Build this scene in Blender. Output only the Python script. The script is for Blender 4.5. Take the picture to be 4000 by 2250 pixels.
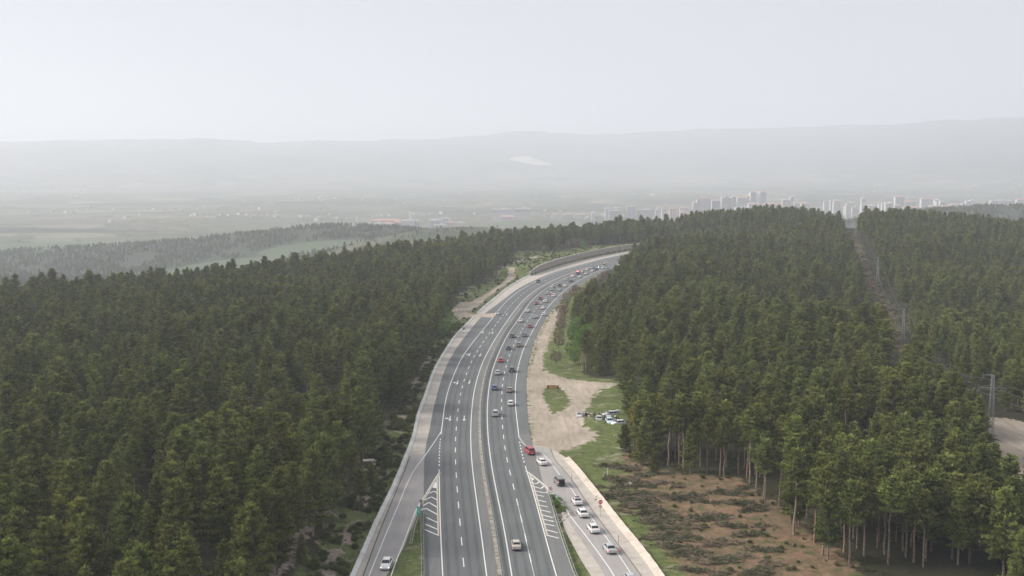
import bpy, bmesh, math, random
import numpy as np
from mathutils import Vector, Matrix, noise as mnoise

for o in list(bpy.data.objects): bpy.data.objects.remove(o)
SC = bpy.context.scene
COL = SC.collection
rnd = random.Random(11)
nr = np.random.default_rng(7)

# ---------------------------------------------------------------- camera, sky, sun, exposure
F = 4300.0; HV = 490.0; H = 70.5; KY = F / 2856
TH = math.atan(HV / F)
cam_d = bpy.data.cameras.new('camera'); cam = bpy.data.objects.new('camera', cam_d); COL.objects.link(cam)
cam.location = (0, 0, H); cam.rotation_euler = (math.radians(90) - TH, 0, 0)
cam_d.sensor_width = 36; cam_d.lens = 36 * F / 4000
cam_d.clip_start = 0.5; cam_d.clip_end = 90000
SC.camera = cam

SUN_EL = math.radians(33); SUN_AZ = math.radians(-88)      # from the left, a little behind the camera
w = bpy.data.worlds.new('World'); SC.world = w; w.use_nodes = True
nt = w.node_tree; nt.nodes.clear()
wo = nt.nodes.new('ShaderNodeOutputWorld'); bg = nt.nodes.new('ShaderNodeBackground')
sk = nt.nodes.new('ShaderNodeTexSky'); sk.sky_type = 'NISHITA'; sk.sun_disc = False
sk.sun_elevation = SUN_EL; sk.sun_rotation = SUN_AZ; sk.air_density = 1.2; sk.dust_density = 6; sk.ozone_density = 1.5; sk.altitude = 700
hs = nt.nodes.new('ShaderNodeHueSaturation'); hs.inputs['Saturation'].default_value = 0.4
cl = nt.nodes.new('ShaderNodeMix'); cl.data_type = 'RGBA'; cl.inputs[0].default_value = 0.9   # veil of high cloud
cl.inputs[7].default_value = (4.6, 4.72, 5.02, 1)
nt.links.new(sk.outputs[0], hs.inputs['Color']); nt.links.new(hs.outputs[0], cl.inputs[6])
tcw = nt.nodes.new('ShaderNodeTexCoord'); sxw = nt.nodes.new('ShaderNodeSeparateXYZ'); nt.links.new(tcw.outputs['Generated'], sxw.inputs[0])
rw = nt.nodes.new('ShaderNodeValToRGB'); rw.color_ramp.elements[0].color = (1.1, 1.1, 1.12, 1); rw.color_ramp.elements[1].color = (1.0, 1.0, 1.0, 1); rw.color_ramp.elements[1].position = .45   # overcast sky, brighter low down
cn = nt.nodes.new('ShaderNodeTexNoise'); cn.inputs['Scale'].default_value = 2.2; cn.inputs['Detail'].default_value = 5; cn.inputs['Distortion'].default_value = .6   # faint cloud structure
cmp_ = nt.nodes.new('ShaderNodeMapping'); cmp_.inputs['Scale'].default_value = (1, 1, 4.5); nt.links.new(tcw.outputs['Generated'], cmp_.inputs[0]); nt.links.new(cmp_.outputs[0], cn.inputs['Vector'])
cma = nt.nodes.new('ShaderNodeMath'); cma.operation = 'MULTIPLY_ADD'; cma.inputs[1].default_value = .34; nt.links.new(cn.outputs['Fac'], cma.inputs[0]); nt.links.new(sxw.outputs[2], cma.inputs[2])
cmb = nt.nodes.new('ShaderNodeMath'); cmb.operation = 'SUBTRACT'; cmb.inputs[1].default_value = .17; nt.links.new(cma.outputs[0], cmb.inputs[0]); nt.links.new(cmb.outputs[0], rw.inputs[0]); mw = nt.nodes.new('ShaderNodeMix'); mw.data_type = 'RGBA'; mw.blend_type = 'MULTIPLY'; mw.inputs[0].default_value = 1
nt.links.new(cl.outputs[2], mw.inputs[6]); nt.links.new(rw.outputs[0], mw.inputs[7]); nt.links.new(mw.outputs[2], bg.inputs[0]); bg.inputs[1].default_value = 0.1
nt.links.new(bg.outputs[0], wo.inputs[0])
sd = bpy.data.lights.new('sun', 'SUN'); sd.energy = 4.7; sd.angle = math.radians(28); sd.color = (1, .93, .84)
sun = bpy.data.objects.new('sun', sd); COL.objects.link(sun)
sdir = Vector((math.sin(SUN_AZ) * math.cos(SUN_EL), math.cos(SUN_AZ) * math.cos(SUN_EL), math.sin(SUN_EL)))
sun.rotation_euler = sdir.to_track_quat('Z', 'Y').to_euler()
SC.view_settings.view_transform = 'Standard'; SC.view_settings.look = 'None'
SC.view_settings.exposure = 0.46; SC.view_settings.gamma = 1
SC.render.engine = 'CYCLES'
SC.cycles.max_bounces = 6; SC.cycles.diffuse_bounces = 2; SC.cycles.glossy_bounces = 2
SC.cycles.transmission_bounces = 2; SC.cycles.volume_bounces = 3; SC.cycles.transparent_max_bounces = 4

# ---------------------------------------------------------------- ground points from directions
def ray(u, v):
    dx = (u - 2000) / F; dy = -(v - 1125) / F
    return dx, math.cos(TH) + dy * math.sin(TH), -math.sin(TH) + dy * math.cos(TH)
def P(u, v, z=0.0):
    r = ray(u, v); t = (z - H) / r[2]
    return (r[0] * t, r[1] * t)
def PL(pts, z=0.0): return np.array([P(u, v, z) for u, v in pts])
def spline(pts, step=2.0):
    """Catmull-Rom through world points, resampled evenly."""
    p = np.array(pts, float); q = np.vstack([2 * p[0] - p[1], p, 2 * p[-1] - p[-2]]); out = []
    for i in range(1, len(q) - 2):
        a, b, c, d = q[i - 1], q[i], q[i + 1], q[i + 2]
        for t in np.linspace(0, 1, 12, endpoint=False):
            out.append(.5 * (2 * b + (c - a) * t + (2 * a - 5 * b + 4 * c - d) * t * t + (3 * b - a - 3 * c + d) * t ** 3))
    out.append(p[-1]); return resample(np.array(out), step)
def resample(p, step):
    s = np.r_[0, np.cumsum(np.linalg.norm(np.diff(p, axis=0), axis=1))]
    n = max(2, int(round(s[-1] / step)) + 1); t = np.linspace(0, s[-1], n)
    return np.stack([np.interp(t, s, p[:, k]) for k in range(p.shape[1])], 1)
def smooth(p, n=6):
    p = p.copy()
    for _ in range(n): p[1:-1] = .25 * p[:-2] + .5 * p[1:-1] + .25 * p[2:]
    return p
def normals(p):
    d = np.gradient(p, axis=0); d /= np.linalg.norm(d, axis=1)[:, None] + 1e-9
    return np.stack([d[:, 1], -d[:, 0]], 1)     # to the right of the travel direction
def off(p, o): return p + normals(p) * (np.asarray(o)[..., None] if np.ndim(o) else o)
def inpoly(x, y, poly):
    x = np.asarray(x, float); y = np.asarray(y, float); r = np.zeros(x.shape, bool); n = len(poly)
    for i in range(n):
        x1, y1 = poly[i]; x2, y2 = poly[(i + 1) % n]
        if y1 == y2: continue
        r ^= ((y1 > y) != (y2 > y)) & (x < (x2 - x1) * (y - y1) / (y2 - y1) + x1)
    return r
def dseg(x, y, pl, closed=False):
    pl = np.asarray(pl, float); x = np.asarray(x, float); y = np.asarray(y, float)
    best = np.full(x.shape, 1e9); n = len(pl)
    for i in range(n if closed else n - 1):
        a = pl[i]; b = pl[(i + 1) % n]; d = b - a; L = d @ d + 1e-9
        s = np.clip(((x - a[0]) * d[0] + (y - a[1]) * d[1]) / L, 0, 1)
        best = np.minimum(best, (x - a[0] - s * d[0]) ** 2 + (y - a[1] - s * d[1]) ** 2)
    return np.sqrt(best)

# ---------------------------------------------------------------- the lines of the road (near to far)
L1r = [(1733, 2330), (1729.5, 2250), (1726, 2180), (1721, 2079), (1717, 1950), (1715.4, 1831.7), (1717, 1751), (1722.5, 1690), (1729.5, 1650), (1734.5, 1597.4), (1749, 1531), (1767.7, 1477), (1798.7, 1407), (1831.8, 1357), (1869, 1309.7), (1908.4, 1262), (1941.6, 1220), (1976, 1180), (2010.6, 1150), (2045, 1126), (2079.6, 1107), (2131, 1083), (2183, 1063), (2235, 1047), (2286.7, 1033), (2355.7, 1014), (2435, 996)]
L3r = [(1912, 2330), (1901, 2250), (1882.5, 2104), (1864.8, 1978), (1849.7, 1867), (1840.6, 1776), (1838.5, 1700), (1839.6, 1650), (1842, 1614), (1848, 1552), (1860.8, 1490), (1881.5, 1425.6), (1906, 1374), (1939.5, 1316), (1972.6, 1266), (2010.6, 1213), (2045, 1180), (2079.6, 1152), (2114, 1128)]
L4r = [(2013, 2330), (1998.5, 2250), (1980.9, 2129.5), (1955.6, 1998), (1935, 1902), (1920, 1816.5), (1907.7, 1725.7), (1903.7, 1650), (1903, 1614), (1906.4, 1543.6), (1918.8, 1465), (1931, 1423.6), (1952, 1370), (1981, 1312), (2014, 1262), (2055.5, 1210.6), (2096.9, 1169), (2141.7, 1130)]
L6r = [(2198, 2330), (2173.7, 2250), (2152.5, 2180), (2132, 2104), (2107, 2011), (2081.8, 1917.5), (2061.6, 1852), (2049, 1816.6), (2031, 1740.8), (2026, 1700.5), (2021, 1650), (2014.8, 1605.7), (2012.8, 1531), (2016, 1481.5), (2024, 1431.8), (2038.8, 1382), (2055, 1340.8), (2080, 1295), (2105, 1249.7), (2134, 1208), (2155.5, 1183), (2183, 1155.4), (2217.7, 1124), (2252, 1100), (2302, 1074.5), (2333, 1060.6), (2348, 1053.6)]
def far(extra, base, o, ymin):
    b = off(base, o); return b[b[:, 1] > ymin]
W1 = smooth(spline(PL(L1r), 3), 10)
ext = [W1[-1] + (W1[-1] - W1[-4]) / 3 * k + np.array([0.06, -0.09]) * k * k / 6 for k in range(1, 36)]
W1 = np.vstack([W1, ext])
def join(raw, o, ysw):
    a = spline(PL(raw), 3); a = a[a[:, 1] < ysw]; o0 = float(np.median([np.linalg.norm(W1 - p, axis=1).min() for p in a[-6:]]))
    t = np.clip((W1[:, 1] - ysw) / 150, 0, 1); b = off(W1, o0 * (1 - t) + o * t); b = b[b[:, 1] > a[-1, 1] + 6]
    return smooth(resample(np.vstack([a, b]), 3), 16)
W3 = join(L3r, 8.3, 330 * KY); W4 = join(L4r, 12.8, 335 * KY); W6 = join(L6r, 21.6, 420 * KY)
def lerpline(a, b, t, n=400):
    a = resample(a, 1); b = resample(b, 1)
    a = resample(a, (len(a) - 1) / n); b = resample(b, (len(b) - 1) / n); m = min(len(a), len(b))
    return a[:m] * (1 - t) + b[:m] * t
def perp_mid(a, b, t):
    """Line between a and b: for each point of a, the nearest point of b."""
    out = []
    for p in a:
        d = np.linalg.norm(b - p, axis=1); out.append(p * (1 - t) + b[d.argmin()] * t)
    return smooth(resample(np.array(out), 2), 8)
W2 = perp_mid(W1, resample(W3, .5), .5); W5 = perp_mid(W4, resample(W6, .5), .5)
WM = perp_mid(W3, resample(W4, .5), .62)      # median barrier
# outer edges
ELr = [(1655, 2330), (1655, 1912), (1658, 1781), (1663, 1745), (1670, 1705.5), (1676.6, 1688.5), (1689, 1614), (1707.6, 1539.5), (1728, 1469), (1749, 1419), (1782, 1361), (1819, 1311.8), (1848, 1274.5), (1890, 1228), (1941.6, 1189), (1990, 1152)]
EL = spline(PL(ELr), 3); tail = off(W1, -2.6); EL = smooth(resample(np.vstack([EL, tail[tail[:, 1] > EL[-1, 1] + 12]]), 3), 8)
LIPr = [(1340, 2330), (1375, 2250), (1415.6, 2160), (1451, 2079), (1481, 2013), (1511.5, 1953), (1541.8, 1887), (1567, 1826.6), (1589.7, 1771), (1612.4, 1710.6), (1624, 1660), (1637, 1605.7), (1658, 1552), (1678.7, 1490), (1699.4, 1440), (1724, 1394.6), (1753, 1349), (1782, 1307.6), (1819.4, 1270), (1850, 1238), (1880, 1210), (1907, 1186.4), (1941.6, 1158.8), (1976, 1129.5), (2010.6, 1107), (2045, 1088), (2074, 1076), (2131, 1055), (2183, 1038), (2235, 1024), (2286.7, 1011), (2355.7, 996), (2435, 982)]
LIP = smooth(spline(PL(LIPr), 2), 4)
lx = [LIP[-1] + (LIP[-1] - LIP[-4]) / 3 * k + np.array([.012, -.012]) * k * k for k in range(1, 44)]
LIP = np.vstack([LIP, lx])
GUTr = [(1384, 2330), (1418, 2250), (1451, 2160), (1476, 2094), (1506.5, 2018), (1541.8, 1932.6), (1567, 1872), (1590, 1815), (1600, 1782)]
ERr = [(2270, 2330), (2245, 2250), (2222, 2190), (2197, 2119), (2177, 2053), (2156, 1983), (2137, 1925), (2117, 1880), (2105, 1830), (2090, 1770), (2079, 1730.7), (2072, 1705), (2061.6, 1638.8), (2057.5, 1572.6), (2056, 1514.6), (2057.5, 1465), (2063.7, 1423.6), (2074, 1382), (2086.5, 1336.6), (2105, 1295), (2125.8, 1253.8), (2140, 1232), (2165.9, 1200), (2200.4, 1162), (2235, 1132), (2275, 1106), (2321, 1081), (2349, 1066)]
ER = spline(PL(ERr), 3); tail = off(W6, 3.6); ER = smooth(resample(np.vstack([ER, tail[tail[:, 1] > ER[-1, 1] + 8]]), 3), 6)
# exit ramp on the left
XLr = [(1411, 2330), (1441, 2250), (1476, 2165), (1516.6, 2064), (1552, 1983), (1587, 1897), (1617.5, 1836.7), (1663, 1776), (1700, 1722), (1722, 1688)]
XRr = [(1499, 2330), (1527.7, 2250), (1552, 2180), (1577, 2119), (1607.4, 2038.6), (1630, 1983), (1652.8, 1948), (1683, 1897), (1714.4, 1847)]
XEr = [(1462, 2330), (1490, 2285), (1518, 2235), (1553, 2180), (1583, 2130), (1600, 2075), (1622, 2040), (1632, 2000)]   # right edge of the exit ramp paving
# entry ramp on the right
NLr = [(2440, 2330), (2399.8, 2250), (2359.4, 2190), (2319, 2134.5), (2273.6, 2074), (2233, 2023.5), (2208, 1988), (2177.7, 1947.8), (2147.4, 1915), (2107, 1877), (2056.6, 1839)]
NRr = [(2512, 2330), (2470.4, 2250), (2435, 2195), (2389.7, 2129.5), (2334, 2053.8), (2273.6, 1973), (2233, 1912.4), (2187.8, 1857), (2142.4, 1796), (2118, 1770)]
NAr = [(2555, 2330), (2505.8, 2250), (2435, 2154.7), (2389.7, 2094), (2339, 2028), (2288.7, 1958), (2253.4, 1902), (2208, 1841.8), (2167.6, 1796), (2157.5, 1771), (2150, 1750)]
NBr = [(2400, 2330), (2364, 2250), (2349, 2220), (2309, 2164.8), (2273.6, 2114), (2230.7, 2048.7), (2208, 2003), (2190, 1965)]
NOr = [(2632, 2330), (2586.5, 2250), (2536, 2180), (2475.5, 2104), (2425, 2043.7), (2374.5, 1978), (2339, 1932.6), (2293.8, 1877), (2253.4, 1826.6), (2218, 1791)]
NIr = [(2596, 2330), (2554, 2258), (2506, 2192), (2449, 2117), (2398, 2054), (2352, 1990), (2318, 1944), (2275, 1890), (2238, 1841), (2207, 1800)]
GUT, XL, XR, XE, NL, NR_, NA, NB, NO, NI = [smooth(spline(PL(r), 2), 3) for r in (GUTr, XLr, XRr, XEr, NLr, NRr, NAr, NBr, NOr, NIr)]

# corridor of the road, flat
COR = [tuple(p) for p in LIP[::2]] + [tuple(p) for p in off(ER, .8)[::-2] if p[1] > 195 * KY] + [tuple(p) for p in NO[::-2]]
# open ground (no forest)
OPEN_R = PL([(1950, 2400), (1950, 1200), (2060, 1130), (2330, 1036), (2356, 1048), (2352, 1082), (2300, 1112), (2262, 1150), (2240, 1200), (2228, 1250), (2250, 1330), (2290, 1400), (2270, 1452), (2310, 1466), (2408, 1492), (2440, 1506), (2428, 1530), (2440, 1560), (2458, 1620), (2446, 1700), (2460, 1760), (2510, 1806), (2635, 1846), (2720, 1850), (2800, 1856), (2920, 1910), (3020, 2005), (3070, 2076), (3200, 2182), (3300, 2290), (3420, 2400)])
OPEN_L = PL([(2000, 2400), (1080, 2400), (1215, 2250), (1300, 2080), (1400, 1900), (1480, 1730), (1530, 1640), (1582, 1560), (1638, 1480), (1672, 1400), (1700, 1320), (1725, 1270), (1740, 1236), (1770, 1212), (1790, 1160), (1850, 1120), (1930, 1080), (1960, 1060), (1985, 1038), (2012, 997), (2133, 992), (2175, 987), (2214, 982), (2272, 976), (2400, 966), (2470, 960), (2470, 1000), (2100, 1100), (1950, 1250)])
CORR1 = PL([(3318, 934), (3338, 986), (3373, 1041), (3380, 1131), (3440, 1220), (3483, 1297), (3520, 1345), (3585, 1330), (3550, 1228), (3500, 1159), (3446, 1104), (3420, 993), (3424, 939)], 0)

# ---------------------------------------------------------------- helpers
def N(nt, t, **kw):
    n = nt.nodes.new(t)
    for k, v in kw.items(): setattr(n, k, v)
    return n
def mat(name, col, rough=.85, metal=0, spec=.3, emit=None, estr=0):
    m = bpy.data.materials.new(name); m.use_nodes = True; b = m.node_tree.nodes['Principled BSDF']
    b.inputs['Base Color'].default_value = (*col, 1); b.inputs['Roughness'].default_value = rough
    b.inputs['Metallic'].default_value = metal; b.inputs['Specular IOR Level'].default_value = spec
    if emit: b.inputs['Emission Color'].default_value = (*emit, 1); b.inputs['Emission Strength'].default_value = estr
    return m
def coords(nt, scale=(1, 1, 1), rot=0):
    tc = N(nt, 'ShaderNodeTexCoord'); mp = N(nt, 'ShaderNodeMapping'); mp.inputs['Scale'].default_value = scale
    mp.inputs['Rotation'].default_value = (0, 0, rot); nt.links.new(tc.outputs['Object'], mp.inputs[0]); return mp.outputs[0]
def noise(nt, vec, scale, detail=4, rough=.6, dist=0):
    n = N(nt, 'ShaderNodeTexNoise'); n.inputs['Scale'].default_value = scale; n.inputs['Detail'].default_value = detail
    n.inputs['Roughness'].default_value = rough; n.inputs['Distortion'].default_value = dist
    if vec is not None: nt.links.new(vec, n.inputs['Vector'])
    return n.outputs['Fac']
def ramp(nt, fac, stops):
    r = N(nt, 'ShaderNodeValToRGB'); e = r.color_ramp.elements
    while len(e) < len(stops): e.new(.5)
    for i, (p, c) in enumerate(stops): e[i].position = p; e[i].color = (*c, 1) if len(c) == 3 else c
    nt.links.new(fac, r.inputs[0]); return r.outputs[0]
def mix(nt, f, a, b, mode='MIX'):
    m = N(nt, 'ShaderNodeMix', data_type='RGBA', blend_type=mode)
    for s, v in ((m.inputs[0], f), (m.inputs[6], a), (m.inputs[7], b)):
        if isinstance(v, (int, float)): s.default_value = v
        elif isinstance(v, tuple): s.default_value = (*v, 1)
        else: nt.links.new(v, s)
    return m.outputs[2]
def math_(nt, op, a, b=0, c=None, clamp=False):
    m = N(nt, 'ShaderNodeMath', operation=op, use_clamp=clamp)
    for i, v in enumerate((a, b) + ((c,) if c is not None else ())):
        if isinstance(v, (int, float)): m.inputs[i].default_value = v
        else: nt.links.new(v, m.inputs[i])
    return m.outputs[0]
def bump(nt, h, strength, dist=.1):
    b = N(nt, 'ShaderNodeBump'); b.inputs['Strength'].default_value = strength; b.inputs['Distance'].default_value = dist
    nt.links.new(h, b.inputs['Height']); return b.outputs[0]
def noisemat(name, stops, scale=1, detail=5, rough=.9, bmp=0, bdist=.1, scl=(1, 1, 1), objrand=0, spec=.25):
    m = mat(name, (.5, .5, .5), rough, spec=spec); nt = m.node_tree; b = nt.nodes['Principled BSDF']; v = coords(nt, scl)
    f = noise(nt, v, scale, detail); c = ramp(nt, f, stops)
    if objrand:
        oi = N(nt, 'ShaderNodeObjectInfo'); h = N(nt, 'ShaderNodeHueSaturation')
        nt.links.new(math_(nt, 'MULTIPLY_ADD', oi.outputs['Random'], objrand, 1 - objrand / 2), h.inputs['Value'])
        nt.links.new(c, h.inputs['Color']); c = h.outputs[0]
    nt.links.new(c, b.inputs['Base Color'])
    if bmp: nt.links.new(bump(nt, f, bmp, bdist), b.inputs['Normal'])
    return m

def mesh(name, verts, faces, mats=(), smooth_=False, mi=None):
    me = bpy.data.meshes.new(name); v = np.asarray(verts, np.float32)
    me.from_pydata(v.tolist(), [], [list(map(int, f)) for f in faces]) if not isinstance(faces, np.ndarray) else arr(me, v, faces)
    for m in mats: me.materials.append(m)
    if mi is not None: me.polygons.foreach_set('material_index', np.asarray(mi, np.int32))
    if smooth_: me.polygons.foreach_set('use_smooth', np.ones(len(me.polygons), bool))
    me.update(); return me
def arr(me, v, f):
    me.vertices.add(len(v)); me.vertices.foreach_set('co', v.ravel()); k = f.shape[1]
    me.loops.add(f.size); me.loops.foreach_set('vertex_index', f.astype(np.int32).ravel())
    me.polygons.add(len(f)); me.polygons.foreach_set('loop_start', np.arange(0, f.size, k, dtype=np.int32))
    me.update(calc_edges=True); me.validate()
def obj(name, me, parent=None, loc=None):
    o = bpy.data.objects.new(name, me); COL.objects.link(o)
    if parent: o.parent = parent
    if loc is not None: o.location = loc
    return o
def tag(o, label, cat, group=None, kind=None):
    o['label'] = label
    if cat: o['category'] = cat
    if group: o['group'] = group
    if kind: o['kind'] = kind
    return o
def struct(name, me, label=None, cat=None):
    o = obj(name, me); o['kind'] = 'structure'; o['label'] = label or name.replace('_', ' '); o['category'] = cat or name.split('_')[-1]; return o
def thing(name, label, cat, loc=(0, 0, 0), rz=0, group=None):
    o = bpy.data.objects.new(name, None); COL.objects.link(o); o.location = loc; o.rotation_euler = (0, 0, rz)
    o.empty_display_size = .5
    return tag(o, label, cat, group)
class MB:
    """Collects solid shapes into one mesh."""
    def __init__(s): s.v = []; s.f = []; s.m = []
    def add(s, v, f, mi=0):
        n = len(s.v); s.v += [tuple(p) for p in v]; s.f += [tuple(i + n for i in q) for q in f]; s.m += [mi] * len(f)
    def box(s, c, d, rz=0, mi=0, top=1.0):
        x, y, z = d[0] / 2, d[1] / 2, d[2] / 2; cs, sn = math.cos(rz), math.sin(rz); v = []
        for k in (-1, 1):
            q = top if k > 0 else 1
            for a, b in ((-1, -1), (1, -1), (1, 1), (-1, 1)):
                X, Y = a * x * q, b * y * q; v.append((c[0] + X * cs - Y * sn, c[1] + X * sn + Y * cs, c[2] + k * z))
        s.add(v, [(3, 2, 1, 0), (4, 5, 6, 7), (0, 1, 5, 4), (1, 2, 6, 5), (2, 3, 7, 6), (3, 0, 4, 7)], mi)
    def tube(s, a, b, r0, r1=None, n=6, mi=0, caps=True):
        a = Vector(a); b = Vector(b); r1 = r0 if r1 is None else r1; d = (b - a).normalized()
        u = d.orthogonal().normalized(); w_ = d.cross(u); v = []
        for p, r in ((a, r0), (b, r1)):
            for i in range(n):
                t = 2 * math.pi * i / n; v.append(p + u * math.cos(t) * r + w_ * math.sin(t) * r)
        f = [(i, (i + 1) % n, n + (i + 1) % n, n + i) for i in range(n)]
        if caps: f += [tuple(range(n - 1, -1, -1)), tuple(range(n, 2 * n))]
        s.add(v, f, mi)
    def disc(s, c, nrm, r, t=.02, n=20, mi=0):
        nv = Vector(nrm).normalized(); c = Vector(c); s.tube(c - nv * t / 2, c + nv * t / 2, r, r, n, mi)
    def sphere(s, c, r, mi=0, nu=10, nv=7, sc=(1, 1, 1)):
        v = [(c[0], c[1], c[2] + r * sc[2])]
        for j in range(1, nv):
            for i in range(nu):
                a = math.pi * j / nv; b = 2 * math.pi * i / nu
                v.append((c[0] + r * sc[0] * math.sin(a) * math.cos(b), c[1] + r * sc[1] * math.sin(a) * math.sin(b), c[2] + r * sc[2] * math.cos(a)))
        v.append((c[0], c[1], c[2] - r * sc[2])); f = []
        for i in range(nu):
            f.append((0, 1 + i, 1 + (i + 1) % nu)); k = 1 + (nv - 2) * nu; f.append((len(v) - 1, k + (i + 1) % nu, k + i))
            for j in range(nv - 2): a = 1 + j * nu; f.append((a + i, a + nu + i, a + nu + (i + 1) % nu, a + (i + 1) % nu))
        s.add(v, f, mi)
    def build(s, name, mats, parent=None, sm=False):
        return obj(name, s.mesh(name, mats, sm), parent)
    def mesh(s, name, mats, sm=False):
        return mesh(name, s.v, s.f, mats if isinstance(mats, (list, tuple)) else [mats], sm, s.m)

# ---------------------------------------------------------------- terrain heights
CT = []
def ct(u, y, z): CT.append(((u - 2000) / 2856 * y, y * KY, z))
for a in [(0, 100, 4), (0, 150, 4), (200, 220, 3), (700, 120, 4), (1000, 120, 4), (700, 170, 4), (1100, 160, 3.5), (1250, 200, 2.5), (1300, 240, 1.5), (0, 280, 1), (600, 280, 1.5), (1100, 290, 1.5), (1500, 340, .5), (1350, 370, 1),
          (0, 345, 0), (500, 375, 0), (1000, 410, 1), (1320, 455, 1), (1553, 505, 1.5), (1700, 450, 1), (1925, 545, 3), (2100, 600, 5), (2251, 620, 5), (2420, 650, 5), (2546, 670, 5), (-1500, 250, 0), (-500, 300, 0),
          (2500, 150, 0), (3000, 150, 0), (3600, 130, -1), (4200, 130, -3), (3000, 200, 1), (3500, 200, 0), (4200, 200, -2), (2600, 240, 1), (3000, 262, 4), (3350, 262, 4), (3750, 270, -3), (2600, 320, 1), (3000, 330, -4), (3300, 330, -9), (3545, 330, -11), (3545, 300, -9), (4000, 330, -10), (4500, 300, -6),
          (2500, 400, 4), (2700, 410, 4), (3100, 410, 0), (3436, 446, -3), (3436, 420, -4), (3800, 430, -6), (4200, 430, -8), (4800, 420, -10), (2560, 500, 9), (2800, 510, 8), (3100, 500, 7), (3600, 530, 5), (4000, 530, -1), (2650, 600, 12), (2800, 640, 16), (3000, 640, 16), (3150, 640, 17), (3343, 550, 14), (3300, 640, 11), (3345, 660, 8), (3420, 620, 17), (3600, 630, 14), (3800, 620, 10), (4100, 610, 4), (4800, 600, -4)]: ct(*a)
for k in range(0, len(W1), 5): CT.append((W1[k][0] + 10, W1[k][1], 0)); CT.append((W1[k][0] + 14, W1[k][1], 0))
for a in [(20, 235), (30, 200), (30, 170), (45, 140), (35, 300), (45, 340), (-30, 340), (-40, 350), (-25, 300), (-25, 385), (50, 115), (60, 130)]: CT.append((a[0], a[1] * KY, 0))
CT = np.array(CT)
def fbm(x, y, s, seed=0, oct=4):
    """cheap smooth noise: sums of rotated sines"""
    r = np.zeros(np.shape(x)); a = 1; rg = np.random.default_rng(seed); k = 1 / s
    for _ in range(oct):
        for _ in range(3):
            t, p = rg.uniform(0, 6.28, 2); t2, p2 = rg.uniform(0, 6.28, 2)
            r = r + a / 3 * np.sin(6.28 * k * (x * math.cos(t) + y * math.sin(t)) + p + 1.3 * np.sin(6.28 * k * .6 * (x * math.cos(t2) + y * math.sin(t2)) + p2))
        a *= .5; k *= 2.07
    return r
RIM = np.array([((u - 2000) / 2856 * y, y * KY) for u, y in [(-3500, 330), (-1500, 320), (-500, 335), (0, 348), (600, 383), (1000, 410), (1320, 458), (1553, 506), (1925, 560), (2150, 610), (2400, 665), (2650, 690), (3200, 690), (3600, 680), (4000, 655), (5000, 640), (7000, 640)]])
def hraw(x, y):
    x = np.asarray(x, float); y = np.asarray(y, float); num = np.zeros(x.shape); den = np.zeros(x.shape)
    for cx, cy, cz in CT:
        wgt = 1 / ((x - cx) ** 2 + ((y - cy) / KY) ** 2 + 196) ** 2; num += wgt * cz; den += wgt
    far_ = np.clip((y - 140 * KY) / 200, 0, 1)
    bey = y > np.interp(x, RIM[:, 0], RIM[:, 1]); dr = np.zeros(x.shape); dr[bey] = dseg(x[bey], y[bey], RIM); dr = dr * dr / (dr + 25) * .42
    return num / den - dr + fbm(x, y, 150, 3) * 1.6 * (.3 + .7 * far_)
def hgt(x, y):
    x = np.asarray(x, float); y = np.asarray(y, float); sh = x.shape; x = x.ravel(); y = y.ravel()
    h = hraw(x, y); d = np.full(x.shape, 999.); m = (np.abs(x - 40) < 260) & (y < 760 * KY)
    if m.any(): d[m] = dseg(x[m], y[m], COR, True); d[m] = np.where(inpoly(x[m], y[m], COR), 0, d[m])
    t = np.clip(d / 16, 0, 1); t = t * t * (3 - 2 * t)
    # cut bank above the exit ramp
    bank = np.clip((x + 200) / 60, 0, 1) * np.clip((178 * KY - y) / 40, 0, 1) * (x < 0)
    h = h * t + bank * t * 1.2 + (bank * fbm(x, y, 9, 5, 3) * .5 * t)
    hole = np.clip(1 - d / 6, 0, 1)
    # the retaining wall holds back ground on the outer side of the bend
    sx = inpoly(x[m], y[m], WALLBACK) if m.any() else None
    if sx is not None:
        ww = np.zeros(x.shape); ww[m] = np.where(sx, np.clip(d[m] / 1.2, 0, 1), 0); hh = 4.2 * np.clip((y - 430 * KY) / 40, 0, 1) * np.clip((y - 418 * KY) / 12, 0, 1)
        h = np.where(ww > 0, np.maximum(h, hh * ww * np.clip(1 - (d - 10) / 30, 0, 1) + h * np.clip((d - 10) / 30, 0, 1)), h)
    h = h + fbm(x, y, 5, 9, 2) * .12 * np.clip(d / 6 - .5, 0, 1) - .07
    return h.reshape(sh)
WL = LIP[LIP[:, 1] > P(0, 1078)[1]]
WALLBACK = [tuple(p) for p in WL[::3]] + [tuple(p) for p in off(WL, -45)[::-3]]
def at(u, v, dz=0):
    """ground point seen at a direction"""
    r = ray(u, v); t = (0 - H) / r[2]; ts = np.linspace(100, 1400, 1301)
    hz = hgt(r[0] * ts, r[1] * ts); z = H + r[2] * ts; k = np.argmax(z < hz)
    t = ts[k] if (z < hz).any() else t
    x, y = r[0] * t, r[1] * t
    return (x, y, float(hgt(np.array([x]), np.array([y]))[0]) + dz)

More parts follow.
